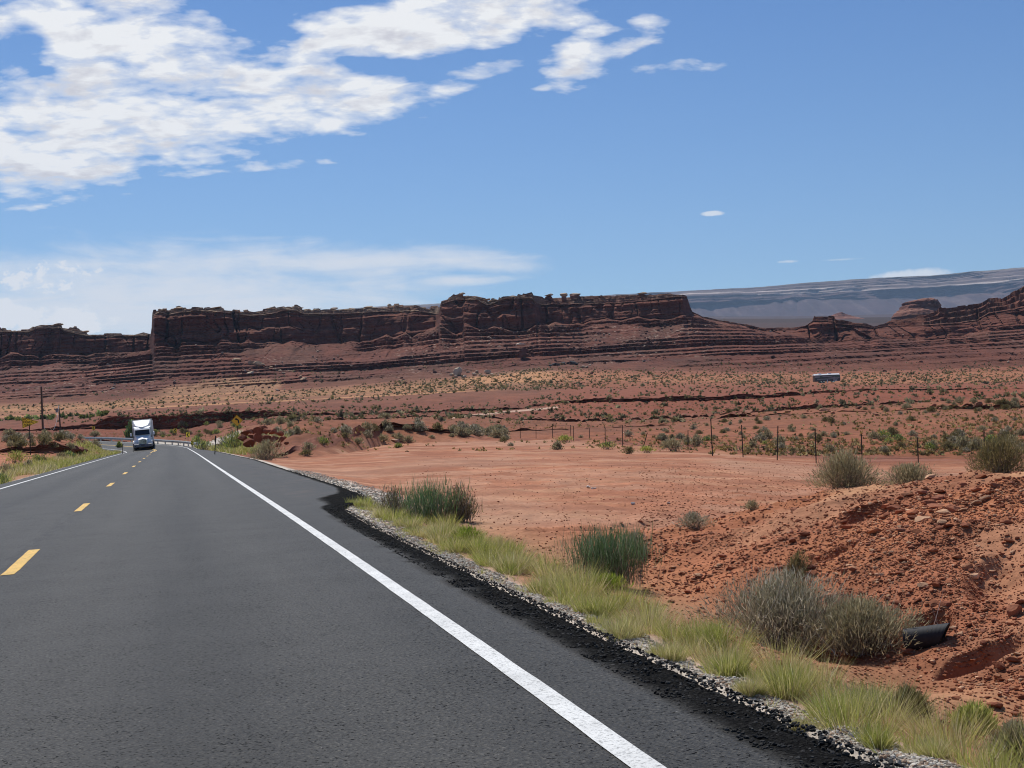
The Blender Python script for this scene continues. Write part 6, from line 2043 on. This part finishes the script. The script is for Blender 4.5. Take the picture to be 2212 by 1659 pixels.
for s in np.arange(175, 291, 3.8):
    x, y = st_xy(s, 2.92)
    zr_ = float(road_z(s, 2.6))
    p = MB().box(-0.075, 0.075, -0.10, 0.10, -0.6, 0.54).build('post', STEEL, grl)
    p.location = Vector((float(x), float(y), zr_)) - grl.location
e0 = MB().prism([(-0.16, 0.22), (0.16, 0.22), (0.16, 0.60), (-0.16, 0.60)], 'y', -0.20, 0.02).build('end_block', STEEL, grl, 0.03)
e0.location = Vector((float(gx[0]), float(gy[0]), float(gzz[0]))) - grl.location
# striped object marker at the rail end
dd = 172.0
t_, k_ = tz(415.5, 960); zc_ = EYE + k_ * dd
bx, by = t_ * dd, dd
zg = gz(bx, by)
om = empty('object_marker', (bx, by, zg), (0, 0, R(4)))
tag(om, 'small striped black and yellow marker board at the guardrail end', 'road sign')
c = max(zc_ - zg, 0.55)
MB().box(-0.03, 0.03, -0.02, 0.02, -0.3, c + 0.1).build('post', RUST, om)
MB().box(-0.16, 0.16, -0.034, -0.022, c - 0.24, c + 0.24).build('panel', YEL, om)
sb = MB()
for kz in (-0.22, -0.02, 0.18):
    a = [(-0.155, kz - 0.09), (-0.155, kz + 0.0), (0.155, kz + 0.13), (0.155, kz + 0.04)]
    a = [(p[0], min(max(p[1], -0.235), 0.235)) for p in a]
    sb.poly([(p[0], -0.0365, c + p[1]) for p in a], [(0, 1, 2, 3)])
sb.build('stripe', INK, om)
# roadside stakes
for px, yb, yt, dd, lb, tilt, mt in ((464, 982, 941, 91, 'dark leaning roadside stake on the right verge short of the curve sign', 4, RUST), (265, 969, 959, 150, 'left one of two short dark stakes on the left verge near the truck', 4, RUST), (288, 966, 959, 165, 'right one of two short dark stakes on the left verge near the truck', 3, RUST)):
    t_, k_ = tz(px, yb)
    z0_ = EYE + k_ * dd
    h_ = (yb - yt) / FPX * dd
    g_ = gz(t_ * dd, dd)
    e = MB().box(-0.028, 0.028, -0.02, 0.02, min(0, g_ - z0_) - 0.1, h_).box(-0.05, 0.05, -0.028, -0.021, h_ * 0.66, h_ * 0.97).build('roadside_stake', mt, None, 0.005)
    e.location = (t_ * dd, dd, z0_); e.rotation_euler = (0, R(tilt), 0)
    tag(e, lb, 'stake')

# --- poles
def pole(px_b, yb, px_t, yt, dd, r_, label, arm=False):
    t0, k0 = tz(px_b, yb); t1, k1 = tz(px_t, yt)
    b = Vector((t0 * dd, dd, EYE + k0 * dd)); tp = Vector((t1 * dd, dd, EYE + k1 * dd)) - b
    e = empty('utility_pole', b)
    tag(e, label, 'utility pole')
    g_ = gz(b.x, b.y) - b.z
    dn = tp * (min(0.0, g_) - 0.4) / tp.length
    MB().tube(dn, tp, r_ * 1.12, r_ * 0.8, 16).build('shaft', WOOD, e, smooth=False)
    if arm:
        a = MB().box(-0.9, 0.9, -0.07, 0.05, -0.06, 0.06).build('crossarm', WOOD, e); a.location = tp * 0.90
        for xx in (-0.8, 0.0, 0.8):
            i_ = MB().tube((0, 0, 0), (0, 0, 0.22), 0.06, 0.03).build('insulator', G_PAINT, e)
            i_.location = tp * 0.90 + Vector((xx, 0, 0.061)) if xx else tp + Vector((0, 0, 0.0))
        tr = MB().tube((0.0, 0, 0), (0, 0, 0.75), 0.22, 0.22, 18).build('transformer', G_PAINT, e); tr.location = tp * 0.78 + Vector((-0.42, -0.1, 0))
    else:
        i_ = MB().tube((0, 0, 0), (0, 0, 0.2), 0.06, 0.03).build('insulator', G_PAINT, e); i_.location = tp
        MB().box(0.17, 0.22, -0.02, 0.02, 0.2, 2.6).build('guard_strip', WHITE, e)
    return b, tp


b1_, t1_ = pole(94, 960, 89, 836, 205, 0.15, 'tall dark wooden utility pole beside the yellow triangular sign')
b2_, t2_ = pole(131, 936, 127, 878, 268, 0.14, 'distant wooden utility pole with a crossarm, farther off than the tall pole', True)


def cable(p, q, sag, label):
    V = []
    n_ = 26
    mbk = MB()
    pr = None
    for i in range(n_ + 1):
        f = i / n_
        c = p.lerp(q, f) - Vector((0, 0, sag * 4 * f * (1 - f)))
        if pr is not None:
            mbk.tube(pr, c, 0.022, n=6)
        pr = c
    o = mbk.build('cable', RVL)
    tag(o, label, 'cable')


A1 = b1_ + t1_ + Vector((0, 0, 0.18)); A2 = b2_ + t2_ + Vector((0, 0, 0.18))
cable(A1, A2, 5.5, 'thin cable running from the tall pole to the distant pole')
cable(A1, A1 + Vector((-75, -12, -2.0)), 2.5, 'thin cable running left from the tall pole out of the picture')

# --- wire fences
def fence(name, posts, label, wires, tilt_label='leaning steel post'):
    P = []
    for px, yb, yt, dd, tl_ in posts:
        t_, k_ = tz(px, yb)
        P.append((t_ * dd, dd, EYE + k_ * dd, (yb - yt) / FPX * dd, tl_))
    e = empty(name, P[0][:3])
    tag(e, label, 'fence')
    o0 = Vector(P[0][:3])
    for X_, Y_, Z_, h_, tl_ in P:
        g_ = gz(X_, Y_) - Z_
        m_ = MB()
        m_.box(-0.022, 0.022, -0.008, 0.008, min(0, g_) - 0.2, h_ / math.cos(R(tl_)))
        m_.box(-0.009, 0.009, -0.04, -0.0085, min(0, g_) - 0.2, h_ / math.cos(R(tl_)) - 0.002)
        p = m_.build('post', RUST, e)
        p.location = Vector((X_, Y_, Z_)) - o0
        p.rotation_euler = (0, R(tl_), 0)
        if abs(tl_) > 8:
            p['label'] = tilt_label
    for f in wires:
        m_ = MB()
        for a, b in zip(P[:-1], P[1:]):
            m_.tube(Vector((a[0], a[1] - 0.045, a[2] + a[3] * f)) - o0, Vector((b[0], b[1] - 0.045, b[2] + b[3] * f)) - o0, 0.004, n=5)
        m_.build('wire', RUST, e)


fence('wire_fence', [(1091, 940, 927, 118, 0), (1124, 941, 917, 117, 0), (1158, 944, 917, 115, 1), (1194, 948, 919, 113, 0), (1233, 941, 918, 112, 0), (1277 - 83, 954, 917, 112, 0), (1239, 954, 920, 107, 1), (1274, 959, 925, 103, 0), (1308, 962, 922, 97, 0), (1345, 966, 918, 88, 1), (1387, 976, 935, 78, 17), (1442, 966, 939, 80, 24),
                     (1486, 979, 929, 78, 2), (1539, 981, 904, 64, -1), (1605, 984, 918, 63, -1), (1679, 989, 920, 62, 3), (1763, 998, 926, 61, 0), (1863, 1012, 937, 58, 0), (1984, 1008, 945, 60, 0), (2128, 1005, 932, 58, 0), (2290, 1010, 935, 56, 0)],
      'long wire fence on thin dark steel posts along the back and right of the clearing', (0.28, 0.52, 0.74, 0.95))
fence('wire_fence', [(-30, 965, 938, 132, 0), (16.5, 960, 942, 140, 0), (32, 968.5, 942, 136, 0), (44.5, 969, 938, 134, 0), (55.5, 964, 941, 142, 0), (77, 963, 938.5, 146, 0), (89, 955, 937, 165, 0), (101, 956, 938, 164, 0), (108, 955, 936, 168, 0)],
      'wire fence on thin dark posts behind the triangular sign on the left bank', (0.3, 0.6, 0.92))
t_, k_ = tz(74.5, 963.5)
e = MB().box(-0.07, 0.07, -0.05, 0.05, -0.3, 22.5 / FPX * 146).build('marker_post', WHITE, None, 0.01)
e.location = (t_ * 146, 146, EYE + k_ * 146); e.rotation_euler = (0, R(2), 0)
tag(e, 'white marker post standing left of the tall utility pole', 'post')

# --- the culvert pipe in the ditch
x, y, z = hit(2058, 1386)
rp = 25 / FPX * y
ax = Vector((0.80, -0.42, 0.16)).normalized()
pe = empty('culvert_pipe', (x, y + 0.05, z + rp * 0.45))
tag(pe, 'black corrugated culvert pipe end poking out of the ditch by the big bush', 'pipe')
V, F = [], []
n_, m_r = 40, 70
u = ax.cross(Vector((0, 0, 1))).normalized(); w_ = u.cross(ax)
ln_ = rp * 4.0
for ring in range(2):
    for i in range(m_r):
        f = i / (m_r - 1)
        rad = rp * (1.0 if ring == 0 else 0.90) + 0.004 * rp * math.sin(i * 0.9)
        for j in range(n_):
            a = 2 * math.pi * j / n_
            cutb = 0.85 * rp * (1 - math.sin(a)) * (1 if f > 0.5 else 0) * (f - 0.5) * 2   # slanted mouth
            p = ax * (-ln_ * 0.75 + ln_ * f - cutb * 0.8) + (u * math.cos(a) + w_ * math.sin(a)) * rad - ax * (rp * 0.9)
            V.append(tuple(p))
for ring in range(2):
    o_ = ring * m_r * n_
    for i in range(m_r - 1):
        for j in range(n_):
            q_ = (o_ + i * n_ + j, o_ + i * n_ + (j + 1) % n_, o_ + (i + 1) * n_ + (j + 1) % n_, o_ + (i + 1) * n_ + j)
            F.append(q_ if ring == 0 else q_[::-1])
o_ = m_r * n_
for j in range(n_):
    a, b = (m_r - 1) * n_ + j, (m_r - 1) * n_ + (j + 1) % n_
    F.append((a, b, o_ + b, o_ + a))
PIPE = flat_mat('black_polythene', (0.022, 0.022, 0.024), 0.72, 0.25, grain=0.35, gs=25.0)
MB().poly(V, F).build('tube', PIPE, pe, smooth=True)
